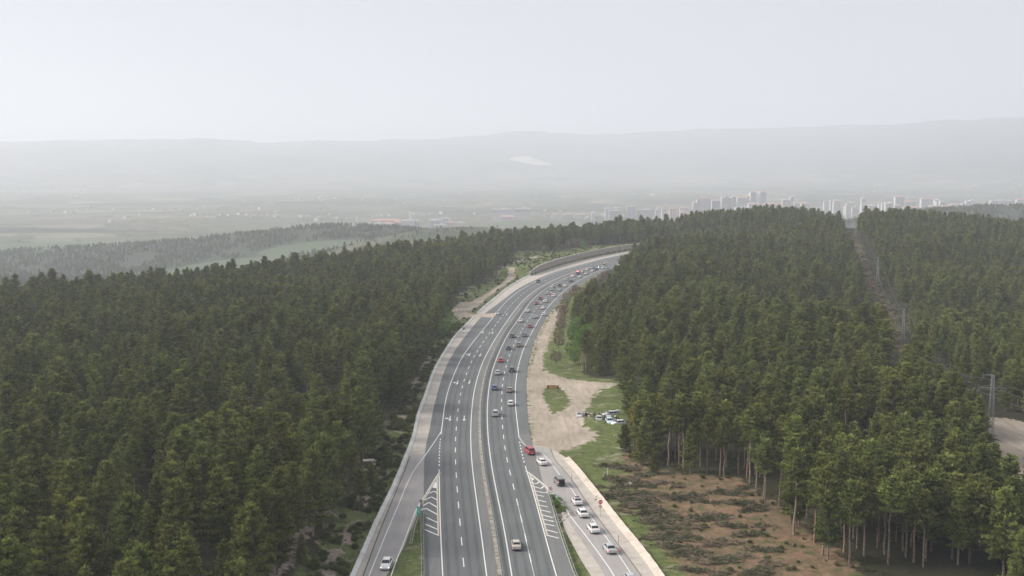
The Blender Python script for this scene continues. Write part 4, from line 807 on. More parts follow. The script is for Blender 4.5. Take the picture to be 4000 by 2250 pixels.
# the rest of the woods: one object of instances
def scatter(name, label, P_, var_, rz, sc, protos, cat='forest'):
    col = bpy.data.collections.new(name + '_kinds')
    for j, (ms) in enumerate(protos):
        vs, fs, mi, tn, mats_ = [], [], [], [], []; o = 0
        for q, me in enumerate(ms):
            n = len(me.vertices); v = np.empty(n * 3, np.float32); me.vertices.foreach_get('co', v); vs.append(v.reshape(-1, 3)); mats_.append(me.materials[0])
            for p in me.polygons:
                vv = list(p.vertices)
                for a in range(1, len(vv) - 1): fs.append((vv[0] + o, vv[a] + o, vv[a + 1] + o)); mi.append(q)
            if 'tint' in me.color_attributes: c = np.empty(n * 4, np.float32); me.color_attributes['tint'].data.foreach_get('color', c); tn.append(c.reshape(-1, 4)[:, 0])
            else: tn.append(np.zeros(n))
            o += n
        me = mesh(name + '_kind', np.vstack(vs), np.array(fs, np.int32), mats_, mi=mi); t = np.concatenate(tn); attr(me, 'tint', (t, t, t))
        ob = bpy.data.objects.new('%02d_%s' % (j, name), me); col.objects.link(ob)
    me = bpy.data.meshes.new(name); me.vertices.add(len(P_)); me.vertices.foreach_set('co', np.asarray(P_, np.float32).ravel())
    for nm, ty, dt in (('var', 'INT', var_), ('rz', 'FLOAT', rz), ('sc', 'FLOAT', sc)):
        a = me.attributes.new(nm, ty, 'POINT'); a.data.foreach_set('value', np.asarray(dt, np.int32 if ty == 'INT' else np.float32))
    o = obj(name, me); tag(o, label, cat, None, 'stuff')
    g = bpy.data.node_groups.new(name, 'GeometryNodeTree'); g.interface.new_socket('Geometry', in_out='INPUT', socket_type='NodeSocketGeometry'); g.interface.new_socket('Geometry', in_out='OUTPUT', socket_type='NodeSocketGeometry')
    gi = g.nodes.new('NodeGroupInput'); go = g.nodes.new('NodeGroupOutput'); ip = g.nodes.new('GeometryNodeInstanceOnPoints'); ci = g.nodes.new('GeometryNodeCollectionInfo'); ci.inputs[0].default_value = col
    ci.inputs['Separate Children'].default_value = True; ci.inputs['Reset Children'].default_value = True; ip.inputs['Pick Instance'].default_value = True
    def na(nm, dt): q = g.nodes.new('GeometryNodeInputNamedAttribute'); q.data_type = dt; q.inputs[0].default_value = nm; return q.outputs[0]
    cx = g.nodes.new('ShaderNodeCombineXYZ'); L = g.links.new; L(na('rz', 'FLOAT'), cx.inputs[2]); L(gi.outputs[0], ip.inputs['Points']); L(ci.outputs[0], ip.inputs['Instance'])
    L(na('var', 'INT'), ip.inputs['Instance Index']); L(cx.outputs[0], ip.inputs['Rotation']); L(na('sc', 'FLOAT'), ip.inputs['Scale']); L(ip.outputs[0], go.inputs[0])
    md = o.modifiers.new('scatter', 'NODES'); md.node_group = g; return o
restm = np.array([i not in ind for i in range(nT)])
PP = np.stack([TX, TY, TZ - .1], 1)[restm]
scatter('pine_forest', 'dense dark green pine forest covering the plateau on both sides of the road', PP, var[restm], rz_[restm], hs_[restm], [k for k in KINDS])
print('pines', nT)
# a few reddish dry pines
for (u, v, lb) in [(5, 1480, 'rusty dead pine at the left edge of the left woods'), (3090, 1150, 'reddish dead pine top left of the power line clearing'), (3130, 1148, 'rusty dry pine right of the other dead one amid the right woods'), (3720, 1255, 'brownish dry pine right of the third pylon')]:
    p = at(u, v + 40); t = thing('pine_tree', lb, 'pine tree', (p[0], p[1], p[2]), 1, 'dry pines'); obj('trunk', DRY[0][1], t); obj('crown', DRY[0][0], t)

# broadleaved trees and bushes
def broad(seed, Hc, R, sq, zc, n, k, L, W, m, stems=1, tw=.09, bark=None, up=.3, shell=.55):
    rg = np.random.default_rng(seed); d = rg.normal(0, 1, (n, 3)); d /= np.linalg.norm(d, axis=1)[:, None]; r = rg.uniform(shell, 1, n) ** .6
    lob = 1 + .18 * np.sin(d[:, 0] * 5 + seed) * np.cos(d[:, 2] * 4 + seed * 2); C = d * (r * lob)[:, None] * np.array([R, R, Hc / 2]) + np.array([0, 0, zc])
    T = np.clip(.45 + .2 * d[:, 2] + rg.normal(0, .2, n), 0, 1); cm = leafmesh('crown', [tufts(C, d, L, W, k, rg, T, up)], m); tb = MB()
    for s in range(stems):
        a = rg.uniform(0, 6.28); b = Vector((math.cos(a) * .12 * stems, math.sin(a) * .12 * stems, -.2)); tb.tube(b, (b.x * 2, b.y * 2, zc), tw, tw * .55, 6, caps=False)
        for q in range(9): a = rg.uniform(0, 6.28); e = rg.uniform(.3, .8); tb.tube((b.x * 2, b.y * 2, zc - Hc * .3 + rg.uniform(0, .3) * Hc), (R * e * math.cos(a), R * e * math.sin(a), zc + Hc * rg.uniform(-.1, .4)), tw * .4, .015, 4, caps=False)
    return cm, tb.mesh('trunk', [bark or BARK])
ROUND = [broad(400 + i, 2.6, 1.5, 1, 3.0, 330, 5, .34, .07, BUDS, 1, .07) for i in range(2)]
GREEN = [broad(420, 6.5, 2.2, 1, 4.2, 620, 5, .42, .17, WILLOW, 2, .1, None, .6), broad(421, 5.0, 2.0, 1, 3.3, 480, 5, .4, .17, WILLOW, 1, .09, None, .5)]
YEL = [broad(430, 6.0, 1.7, 1, 4.4, 420, 4, .5, .09, YELL, 5, .05, mat('pale_bark', (.42, .36, .28), .9), 1.2)]
BUSH = [broad(440 + i, [1.6, 1.2, 2.0][i], [1.1, 1.0, 1.2][i], 1, [.75, .5, .95][i], 210, 5, .3, .13, [BUSHG, BUSHG, WILLOW][i], 2, .04, None, .5, .3) for i in range(3)]
ORD = ['', 'first', 'second', 'third', 'fourth', 'fifth', 'sixth', 'seventh', 'eighth', 'ninth', 'tenth', 'eleventh', 'twelfth', 'thirteenth', 'fourteenth', 'fifteenth', 'sixteenth', 'seventeenth', 'eighteenth', 'nineteenth', 'twentieth'] + [('twenty-' + q) for q in ('first', 'second', 'third', 'fourth', 'fifth', 'sixth', 'seventh', 'eighth', 'ninth')] + ['thirtieth', 'thirty-first', 'thirty-second', 'thirty-third', 'thirty-fourth', 'thirty-fifth']
def plant(kind, name, label, u, v, s=1.0, cat='tree', grp=None, rz=None):
    p = at(u, v); t = thing(name, label, cat, (p[0], p[1], p[2] - .05), rnd.uniform(0, 6.28) if rz is None else rz, grp); t.scale = (s, s, s)
    obj('trunk', kind[1], t); obj('crown', kind[0], t); return t
g = 'bare round crowned trees along the right verge'
RS = 1.22
rt = [(2172, 1438, 1.15, 'frontmost bare brown round crowned tree on the right verge, nearest the grass slope'), (2184, 1376, 1.15, 'second bare round tree of the verge row, just behind the front one'), (2182, 1344, 1.2, 'third bare round tree of the verge row'), (2190, 1308, 1.2, 'fourth bare round tree of the verge row, left of the bright green trees'),
      (2192, 1275, 1.2, 'fifth bare round tree of the verge row'), (2188, 1246, 1.25, 'bare round tree of the verge row beside the narrow part of the dirt strip'), (2204, 1222, 1.3, 'bare shrubby tree where the verge narrows'), (2216, 1196, 1.3, 'bare tree on the verge beside the hard shoulder cone'),
      (2240, 1176, 1.3, 'small bare tree above the pale track on the bend'), (2274, 1163, 1.1, 'round bare tree with thin trunk standing against the pale track'), (2300, 1146, 1.15, 'bare tree just beyond the one against the pale track'), (2318, 1128, 1.25, 'round budding tree on the bend, third from the far end'), (2345, 1118, 1.3, 'budding tree on the bend, second from the far end'), (2362, 1108, 1.4, 'farthest budding tree before the pines hide the road'),
      (2205, 1245, 1.2, 'brown bush crowned tree behind the verge row at its middle'), (2250, 1158, 1.2, 'low brown tree beside the third white post')]
for i, (u, v, s, lb) in enumerate(rt): plant(ROUND[i % 2], 'bare_round_tree', lb, u, v, s * RS, 'tree', g)
gl = [(2285, 1400, 1.25, 0, 'tallest bright green tree, right of the bare round trees'), (2262, 1378, 1.0, 1, 'bright green tree left of the tallest green one'), (2300, 1370, 1.1, 0, 'blue green leafy tree against the dark pines'), (2246, 1425, .9, 1, 'small bright green tree with thin pale trunk on the grass'), (2240, 1340, 1.0, 1, 'fresh green tree behind the second round tree'), (2225, 1392, .7, 1, 'lowest fresh green tree right of the front round tree'), (2262, 1340, 1.1, 0, 'fresh green tree farthest from the dirt lot')]
for u, v, s, k, lb in gl: plant(GREEN[k], 'leafy_tree', lb, u, v, s * 1.25, 'tree', 'fresh green trees beyond the dirt lot')
plant(YEL[0], 'leafy_tree', 'yellow green tree with many pale upright stems at the pine edge', 2282, 1452, 1.15, 'tree', 'fresh green trees beyond the dirt lot')
for u, v, s, k, lb in [(1742, 1280, 1.6, 1, 'fresh green tree at the mouth of the left dirt track'), (1772, 1300, 1.2, 1, 'green bushy tree between the dirt track and the white kerb'), (1738, 1318, 1.3, 1, 'green bushy tree against the dark pines left of the kerb'),
                       (2125, 992, 1.0, 1, 'small blue green tree before the far bare pine trunks'), (2060, 1010, 1.0, 1, 'small green tree on the grass above the retaining wall'), (2282, 978, .9, 0, 'yellowish green tree above the middle of the retaining wall')]:
    plant(GREEN[k], 'leafy_tree', lb, u, v, s, 'tree', 'green trees left of the road')
for u, v, s, lb in [(2160, 1952, .6, 'uppermost bush pushing through the short guardrail'), (2174, 1984, .8, 'wide bush in the middle of the short guardrail'), (2200, 2004, .7, 'bush at the lower end of the short guardrail'), (2184, 1966, .6, 'small bush between the two guardrails')]:
    plant(BUSH[2], 'bush', lb, u, v, s, 'bush', 'bushes at the entry gore guardrail')
# low scrub on banks and verges
def scat_zone(n, seed, polys, minv, ok, wts=None):
    rg = np.random.default_rng(seed); out = []
    for poly, cnt in polys:
        poly = np.array(poly); lo, hi = poly.min(0), poly.max(0); k = 0
        x = rg.uniform(lo[0], hi[0], cnt * 12); y = rg.uniform(lo[1], hi[1], cnt * 12); s = inpoly(x, y, poly) & ok(x, y); out.append(np.stack([x[s], y[s]], 1)[:cnt])
    return np.vstack(out)
def offroad(x, y): return ~inpoly(x, y, COR) & (dseg(x, y, COR, True) > .9) & ~inpoly(x, y, DIRT_R) & ~inpoly(x, y, DIRT_L)
bank = [(p[0], p[1]) for p in OPEN_L]
sp = scat_zone(0, 3, [([p for p in bank if p[1] < 495] + [(-20, 495), (-20, 157)], 1500), ([p for p in bank if p[1] > 490] + [(-10, 490), (-32, 490)], 800)], 0, offroad)
sp = sp[fbm(sp[:, 0], sp[:, 1], 17, 51, 3) > -.35]; z = hgt(sp[:, 0], sp[:, 1]); k = len(sp); rg = np.random.default_rng(4)
scatter('scrub', 'low dark green scrub on the left road bank and above the retaining wall', np.stack([sp[:, 0], sp[:, 1], z], 1), rg.integers(0, 2, k), rg.uniform(0, 6, k), rg.uniform(.25, .85, k) ** 1.3, [BUSH[0], BUSH[1]], 'scrub')
n = 1500; qx = rg.uniform(20, 130, n); qy = rg.uniform(178, 330, n); dq = dseg(qx, qy, CLA); ok = (dq < 16) & (rg.random(n) < .5) | (inpoly(qx, qy, CLEAR) & (rg.random(n) < .4)); ok &= ~inpoly(qx, qy, COR); qx, qy = qx[ok], qy[ok]
qc = rg.uniform(0, 1, 420); seg = rg.integers(1, 4, 420); cx_ = CORL[seg] * (1 - qc[:, None]) + CORL[seg + 1] * qc[:, None] + rg.normal(0, 4, (420, 2)); qx, qy = np.r_[qx, cx_[:, 0]], np.r_[qy, cx_[:, 1]]; k = len(qx)
scatter('undergrowth', 'low green undergrowth on the felled clearing, its edge and the power line strip', np.stack([qx, qy, hgt(qx, qy)], 1), rg.integers(0, 2, k), rg.uniform(0, 6, k), rg.uniform(.15, .55, k), [BUSH[0], BUSH[1]], 'undergrowth')
for (u, v, s, j, lb) in [(1452, 1905, .42, 0, 'small dark pine on the bank beside the exit ramp kerb'), (1408, 1960, .48, 2, 'dark young pine above the rocky patch of the left bank'), (1525, 1830, .3, 1, 'tiny pine just above the white kerb'), (1180, 2200, .4, 3, 'young pine low on the bottom left bank'), (2500, 1822, .45, 2, 'bushy young pine at the corner of the felled clearing'), (2555, 1850, .38, 0, 'low young pine at the head of the felled clearing'), (2440, 1770, .5, 5, 'dark low branched pine beside the right grass'), (1870, 1140, .4, 1, 'young pine beside the left dirt track')]:
    p = at(u, v); t = thing('young_pine', lb, 'young pine', (p[0], p[1], p[2] - .1), u, 'young pines along the banks'); t.scale = (s * 1.25, s * 1.25, s); obj('trunk', FULL[j][1], t); obj('crown', FULL[j][0], t)
# felled branches lying in heaps
def heap(seed, Lx, Ly, h, dead):
    rg = np.random.default_rng(seed); n = int(26 * Lx * Ly / 4 * 2.2); a = rg.uniform(0, 6.28, n); r = np.sqrt(rg.uniform(0, 1, n)); x = r * np.cos(a) * Lx / 2; y = r * np.sin(a) * Ly / 2
    x = x + .5 * np.sin(y * 2 + seed) + rg.normal(0, .45, n); y = y + rg.normal(0, .35, n); hh = h * (1 - .8 * r ** 2) * rg.uniform(.1, 1.0, n) * (.6 + .5 * np.sin(x * 2.1 + seed)); C = np.stack([x, y, hh + .05], 1); D = np.stack([rg.normal(0, 1, n), rg.normal(0, .5, n), np.zeros(n)], 1)
    D /= np.linalg.norm(D, axis=1)[:, None]; T = np.clip(rg.normal(.75 if dead else .35, .2, n), 0, 1); cm = leafmesh('needles', [tufts(C, D, .55, .14, 5, rg, T, .15, .5)], SLASH); tb = MB()
    for i in range(int(n * .3)):
        j = rg.integers(0, n); d = D[j] * rg.uniform(.7, 2.0); d[2] = rg.uniform(-.1, .25); p = C[j] + np.array([0, 0, .12]); tb.tube(p, p + d, .04, .02, 3, caps=False)
    return cm, tb.mesh('branches', [TWIG])
HEAPS = [heap(500, 6, 2.4, .8, 0), heap(501, 4.2, 2.2, .7, 1), heap(502, 7.5, 3, .9, 0), heap(503, 5, 2, .6, 0), heap(504, 4, 3, .7, 1)]
hp = [(2390, 1826, 2, 1.0), (2440, 1836, 0, 1.1), (2475, 1836, 1, 1), (2520, 1862, 0, 1.2), (2385, 1870, 3, .9), (2430, 1880, 0, 1.2), (2470, 1888, 2, 1.1), (2510, 1900, 0, 1.1), (2340, 1906, 3, .7), (2375, 1930, 3, 1.0), (2410, 1945, 2, 1.1), (2455, 1930, 0, 1.2), (2500, 1940, 2, 1.2), (2550, 1935, 1, 1), (2620, 1945, 0, 1.1), (2690, 1950, 2, 1.2), (2760, 1965, 0, 1), (2850, 1930, 2, 1.1), (2900, 1915, 3, 1), (2890, 1970, 0, 1.1), (2950, 1990, 2, 1), (2460, 1985, 1, 1), (2520, 1985, 0, 1.2), (2560, 2010, 2, 1.2), (2600, 2030, 0, 1.2), (2570, 2045, 0, 1.2), (2440, 2000, 1, .8), (2620, 2070, 2, 1.0),
      (2740, 2025, 0, 1.3), (2800, 2030, 2, 1), (2710, 2060, 1, 1.2), (2860, 2060, 0, 1), (2660, 2100, 2, 1.1), (2600, 2110, 0, 1.2), (2540, 2105, 1, .9), (2650, 2150, 0, 1.3), (2700, 2165, 2, 1.1), (2780, 2130, 4, 1), (2850, 2120, 1, 1.1), (2930, 2090, 0, 1), (2740, 2200, 1, 1.1), (2830, 2190, 2, 1), (2900, 2180, 4, 1.1), (2980, 2150, 0, 1), (3020, 2210, 1, 1), (2700, 2235, 0, .9), (2960, 2235, 2, 1), (2800, 2245, 4, 1), (2580, 1890, 4, 1), (2650, 1905, 1, .8), (2980, 2060, 4, .9), (2500, 1960, 2, 1.1), (2420, 1905, 3, 1.1)]
hrow = {}
for i, q in enumerate(sorted(range(len(hp)), key=lambda i: hp[i][1])): hrow[q] = i // 8
hn = {}
for r in set(hrow.values()):
    for n_, q in enumerate(sorted([q for q in hrow if hrow[q] == r], key=lambda q: hp[q][0])): hn[q] = n_ + 1
for i, (u, v, j, s) in enumerate(hp):
    p = at(u, v); gn = 'green' if j in (0, 2, 3) else 'brown'; side = 'along the grass verge edge' if u < 2560 else 'out in the felled clearing'
    t = thing('branch_pile', ('green' if gn == 'green' else 'dry brown') + ' cut branch heap, %s from the left in the %s row of the clearing' % (ORD_(hn[i]), ORD_(hrow[i] + 1)), 'branch pile', (p[0], p[1], p[2] - .02), rnd.uniform(-.5, .5), ('green' if gn == 'green' else 'dry brown') + ' branch heaps ' + side); t.scale = (s, s, s)
    obj('needles', HEAPS[j][0], t); obj('branches', HEAPS[j][1], t)
# rubble
ROCKM = noisemat('pale_rock', [(.3, (.3, .27, .24)), (.7, (.55, .52, .48))], 2, 5, .9, .5)
def rocks(seed, n, spread, size, slab=False):
    rg = random.Random(seed); b = MB()
    for i in range(n):
        r = size * rg.uniform(.4, 1); a = rg.uniform(0, 6.28); q = spread * rg.random() ** .5; k = len(b.v); b.sphere((q * math.cos(a), q * math.sin(a), r * .3), r, 0, 7, 5, (1, .8, .6))
        b.v[k:] = [(x + rg.uniform(-.2, .2) * r, y + rg.uniform(-.2, .2) * r, z + rg.uniform(-.15, .15) * r) for x, y, z in b.v[k:]]
    if slab: b.box((0, 0, .75), (2.6, 1.6, .18), .3)
    return b.mesh('rubble', [ROCKM])
for u, v, r, lb, sl in [(1441, 1812, rocks(1, 16, 2.4, .5), 'broken concrete slab on pale rubble in the left woods edge', True), (1438, 1845, rocks(2, 9, 1.6, .3), 'scatter of pale rubble just below the concrete slab', False), (1805, 1152, rocks(3, 12, 1.1, .9), 'brown earth and rock mound beside the left dirt track', False), (2192, 2020, rocks(4, 14, 1.6, .4), 'broken white concrete lumps below the gore bushes', False), (2186, 2040, rocks(5, 10, 1.4, .35), 'grey stones between the guardrail and the concrete strip', False), (2458, 1897, rocks(6, 7, 1.0, .4), 'pale rocks at the left edge of the felled clearing', False), (1832, 1124, rocks(7, 8, 1.8, .4), 'low white stones in the scrub left of the dirt track', False), (2415, 1706, rocks(8, 5, 1.6, .28), 'pale planks and stones on the right grass', False)]:
    me = rocks(1, 16, 2.2, .45, True) if sl else r; p = at(u, v); o = obj('rubble_pile', me, None, (p[0], p[1], p[2])); tag(o, lb, 'rubble')

# ---------------------------------------------------------------- power line
STEEL = mat('pylon_steel', (.24, .255, .25), .6, .3); INS = mat('insulator_glass', (.2, .16, .13), .3); WIREM = mat('cable', (.25, .25, .25), .5, .6)
def pylon(i, x, y, z, label):
    d = (np.array(PYL[min(i + 1, 3)][:2]) - np.array(PYL[max(i - 1, 0)][:2])); a = math.atan2(d[1], d[0]) - math.pi / 2
    t = thing('lattice_pylon', label, 'pylon', (x, y, z), a * .3, 'pylons of the power line'); b = MB(); hw_ = lambda h: .72 - .42 * h / 15.5
    hs2 = np.linspace(0, 15.5, 13)
    for sx, sy in ((1, 1), (1, -1), (-1, 1), (-1, -1)): b.tube((sx * hw_(0), sy * hw_(0), -.3), (sx * hw_(15.5), sy * hw_(15.5), 15.5), .06, .045, 4)
    for h0, h1 in zip(hs2[:-1], hs2[1:]):
        p, q = hw_(h0), hw_(h1)
        for k in range(4):
            c = [(1, 1), (-1, 1), (-1, -1), (1, -1)]; A0, B0 = c[k], c[(k + 1) % 4]; b.tube((A0[0] * p, A0[1] * p, h0), (B0[0] * q, B0[1] * q, h1), .035, n=3, caps=False); b.tube((B0[0] * p, B0[1] * p, h0), (A0[0] * q, A0[1] * q, h1), .035, n=3, caps=False); b.tube((A0[0] * q, A0[1] * q, h1), (B0[0] * q, B0[1] * q, h1), .03, n=3, caps=False)
    b.build('lattice_tower', [STEEL], t); ends = [(-3.4, 11.4), (3.4, 11.4), (-2.5, 15.0)]
    for nm, xx, zz, w2 in (('crossarm', (-3.4, 3.4), 12.0, 1), ('top_arm', (-2.5, .3), 15.5, 1)):
        b = MB()
        for s in (-.28, .28): b.tube((xx[0], s * .3, zz), (0, s, zz - .0), .06, n=4); b.tube((0, s, zz), (xx[1], s * .3, zz), .06, n=4)
        b.tube((xx[0], 0, zz), (-.3, 0, zz + .95 if nm == 'crossarm' else zz + .3), .05, n=4); b.tube((xx[1], 0, zz), (.3, 0, zz + .95), .05, n=4) if nm == 'crossarm' else None
        b.build(nm, [STEEL], t)
    for ex, ez in ends:
        b = MB(); b.tube((ex, 0, ez + .6), (ex, 0, ez - .3), .05, n=5)
        for q in range(4): b.disc((ex, 0, ez + .4 - q * .18), (0, 0, 1), .13, .05, 8)
        b.build('insulator', [INS], t)
    c, s = math.cos(a * .3), math.sin(a * .3); return [(x + ex * c, y + ex * s, z + ez - .3) for ex, ez in ends]
pl = [pylon(i, *PYL[i], lb) for i, lb in enumerate(['nearest grey lattice pylon at the right edge by the bare dirt patch', 'second lattice pylon, where the cleared strip ends below it', 'third lattice pylon, halfway up the brown cleared strip', 'farthest hazy lattice pylon in the notch of the wooded crest'])]
pl = [[(PYL[0][0] + 60 + k * 3, PYL[0][1] - 110, -4 + 10 + (5 if k == 2 else 0)) for k in (0, 1, 2)]] + pl
for i in range(len(pl) - 1):
    for k in range(3):
        a, c = Vector(pl[i][k]), Vector(pl[i + 1][k]); b = MB(); pr = None; sag = (a - c).length * .035
        for q in range(17): tt = q / 16; p = a.lerp(c, tt); p.z -= sag * 4 * tt * (1 - tt); b.tube(pr, p, .035, n=3, caps=False) if pr is not None else None; pr = p.copy()
        o = b.build('power_cable', [WIREM]); tag(o, ['left', 'right', 'topmost'][k] + ' power cable ' + ['running off the right edge from the nearest pylon', 'between the nearest and the second pylon', 'between the second and the third pylon', 'between the third and the farthest pylon'][i], 'cable', 'cables of the power line')

# far woods and scrub dots on the low hills
rg = np.random.default_rng(33); n0 = 90000; aa = rg.uniform(-.6, .6, n0); r0 = rg.uniform(1200, 2900, n0); X0, Y0_ = r0 * np.sin(aa), r0 * np.cos(aa)
def bl(cx, cy, sx, sy, rot=0):
    dx, dy = X0 - cx, Y0_ / KY - cy; c, s = math.cos(rot), math.sin(rot); return np.clip(1.6 - np.hypot((dx * c + dy * s) / sx, (-dx * s + dy * c) / sy), 0, 1)
wd = np.maximum.reduce([bl(-280, 1260, 330, 120, .1), bl(-650, 1230, 460, 110, .12), bl(-760, 960, 380, 70, .1), bl(880, 1400, 420, 210), bl(200, 1600, 430, 90), bl(560, 1760, 260, 80), bl(-760, 880, 330, 90, .1)])
sc_ = np.maximum(bl(-120, 1000, 260, 180), bl(-400, 1000, 300, 120)) * .16 * (fbm(X0, Y0_, 90, 8, 3) > .1) + .006
kp = (rg.random(n0) < np.maximum(wd * .95 * (fbm(X0, Y0_, 120, 18, 3) > -.3), sc_)) & (np.abs(X0) < Y0_ * .5 + 60)
kp &= np.maximum(bl(-424, 1140, 115, 55), bl(-325, 1225, 95, 26, .1)) < .5; X1, Y1 = X0[kp], Y0_[kp]; k = len(X1); print('far trees', k)
scatter('distant_woods', 'far off hazy woods and scattered trees on the low hills behind the plateau', np.stack([X1, Y1, hfar(X1, Y1) - .3], 1), rg.integers(0, 2, k), rg.uniform(0, 6, k), np.where(wd[kp] > .2, rg.uniform(.35, .65, k), rg.uniform(.2, .4, k)), [FULL[0], FULL[5]], 'woods')

# ---------------------------------------------------------------- vehicles
def paint(name, c, rough=.3): m = mat('paint_' + name, c, rough, spec=.5); m.node_tree.nodes['Principled BSDF'].inputs['Coat Weight'].default_value = .5; return m
PT = dict(white=paint('white', (.68, .68, .68)), pinklit=paint('white_pink_lit', (.74, .7, .68)), silver=paint('silver', (.42, .44, .46)), grey=paint('grey', (.16, .165, .17)), slate=paint('slate', (.12, .14, .19)), navy=paint('navy', (.02, .035, .09)), blue=paint('blue', (.03, .07, .2)),  # the pinkish one is white with red lamp glow put into its colour
          black=paint('black', (.02, .02, .022)), brown=paint('brown', (.1, .075, .06)), tan=paint('tan', (.24, .19, .16)), red=paint('red', (.36, .02, .028)), darkred=paint('dark_red', (.2, .015, .03)), maroon=paint('maroon', (.09, .02, .03)), beige=paint('beige', (.5, .45, .38)), green=paint('dark_green', (.03, .05, .035)), paleblue=paint('pale_blue', (.5, .6, .68)), silvergreen=paint('silver_green', (.4, .46, .43)), purple=paint('dark_purple', (.06, .05, .1)))
GLASS = mat('car_glass', (.015, .018, .022), .08, spec=.6); TYRE = mat('tyre', (.02, .02, .02), .9); RIM = mat('rim', (.4, .4, .42), .4, .7); TRIM = mat('car_trim', (.03, .03, .03), .7); TAIL = mat('tail_lamp', (.4, .01, .015), .3); TAILON = mat('tail_lamp_lit', (.6, .02, .02), .3, emit=(1, .05, .04), estr=2.5)
HEADL = mat('head_lamp', (.75, .77, .8), .2); HEADON = mat('head_lamp_lit', (.9, .9, .85), .2, emit=(1, .95, .8), estr=6); PLATEM = mat('number_plate', (.75, .75, .73), .5)
# kind: length, width, height, roof profile (front = +y): bonnet z, cowl y, roof front y, roof rear y, rear glass foot y, boot z, belt z, tail drop
KD = {'sedan': (4.5, 1.78, 1.45, .92, .95, .35, -1.05, -1.65, 1.0, .93), 'hatch': (4.0, 1.72, 1.5, .95, .85, .3, -1.45, -1.85, .98, .95), 'suv': (4.5, 1.86, 1.7, 1.08, .95, .45, -1.75, -2.08, 1.12, 1.08), 'coupe': (4.5, 1.8, 1.38, .9, .9, .2, -.75, -1.75, 1.02, .9),
      'wagon': (4.6, 1.78, 1.5, .94, .95, .35, -1.8, -2.15, 1.0, .96), 'mpv': (4.3, 1.8, 1.8, 1.1, 1.25, .85, -1.9, -2.08, 1.1, 1.1), 'van': (4.8, 1.9, 2.0, 1.2, 1.7, 1.2, -2.2, -2.34, 1.2, 1.2), 'old': (4.4, 1.7, 1.42, .95, .8, .3, -1.0, -1.4, 1.02, .95), 'jeep': (4.0, 1.75, 1.85, 1.15, .9, .75, -1.8, -1.92, 1.15, 1.15), 'pickup': (4.7, 1.78, 1.6, 1.05, 1.1, .6, -.5, -.75, 1.0, 1.05)}
def loft(st, b, mi=0):
    """stations (y, list of (x,z)) mirrored in x"""
    n = len(st[0][1]); v = []
    for y, pr in st: v += [(x, y, z) for x, z in pr] + [(-x, y, z) for x, z in reversed(pr)]
    m = 2 * n; f = []
    for i in range(len(st) - 1):
        for k in range(m): f.append((i * m + k, (i + 1) * m + k, (i + 1) * m + (k + 1) % m, i * m + (k + 1) % m))
    f += [tuple(range(m)), tuple(range((len(st) - 1) * m, len(st) * m))[::-1]]; b.add(v, [q[::-1] for q in f], mi)
def wheel_mesh(r=.31, wdt=.2):
    b = MB(); b.tube((-wdt / 2, 0, 0), (wdt / 2, 0, 0), r, r, 16); return b.mesh('wheel', [TYRE])
WHEEL = wheel_mesh(); rb = MB(); rb.tube((-.11, 0, 0), (.11, 0, 0), .19, .19, 12); RIMM = rb.mesh('rim', [RIM])
PROTO = {}
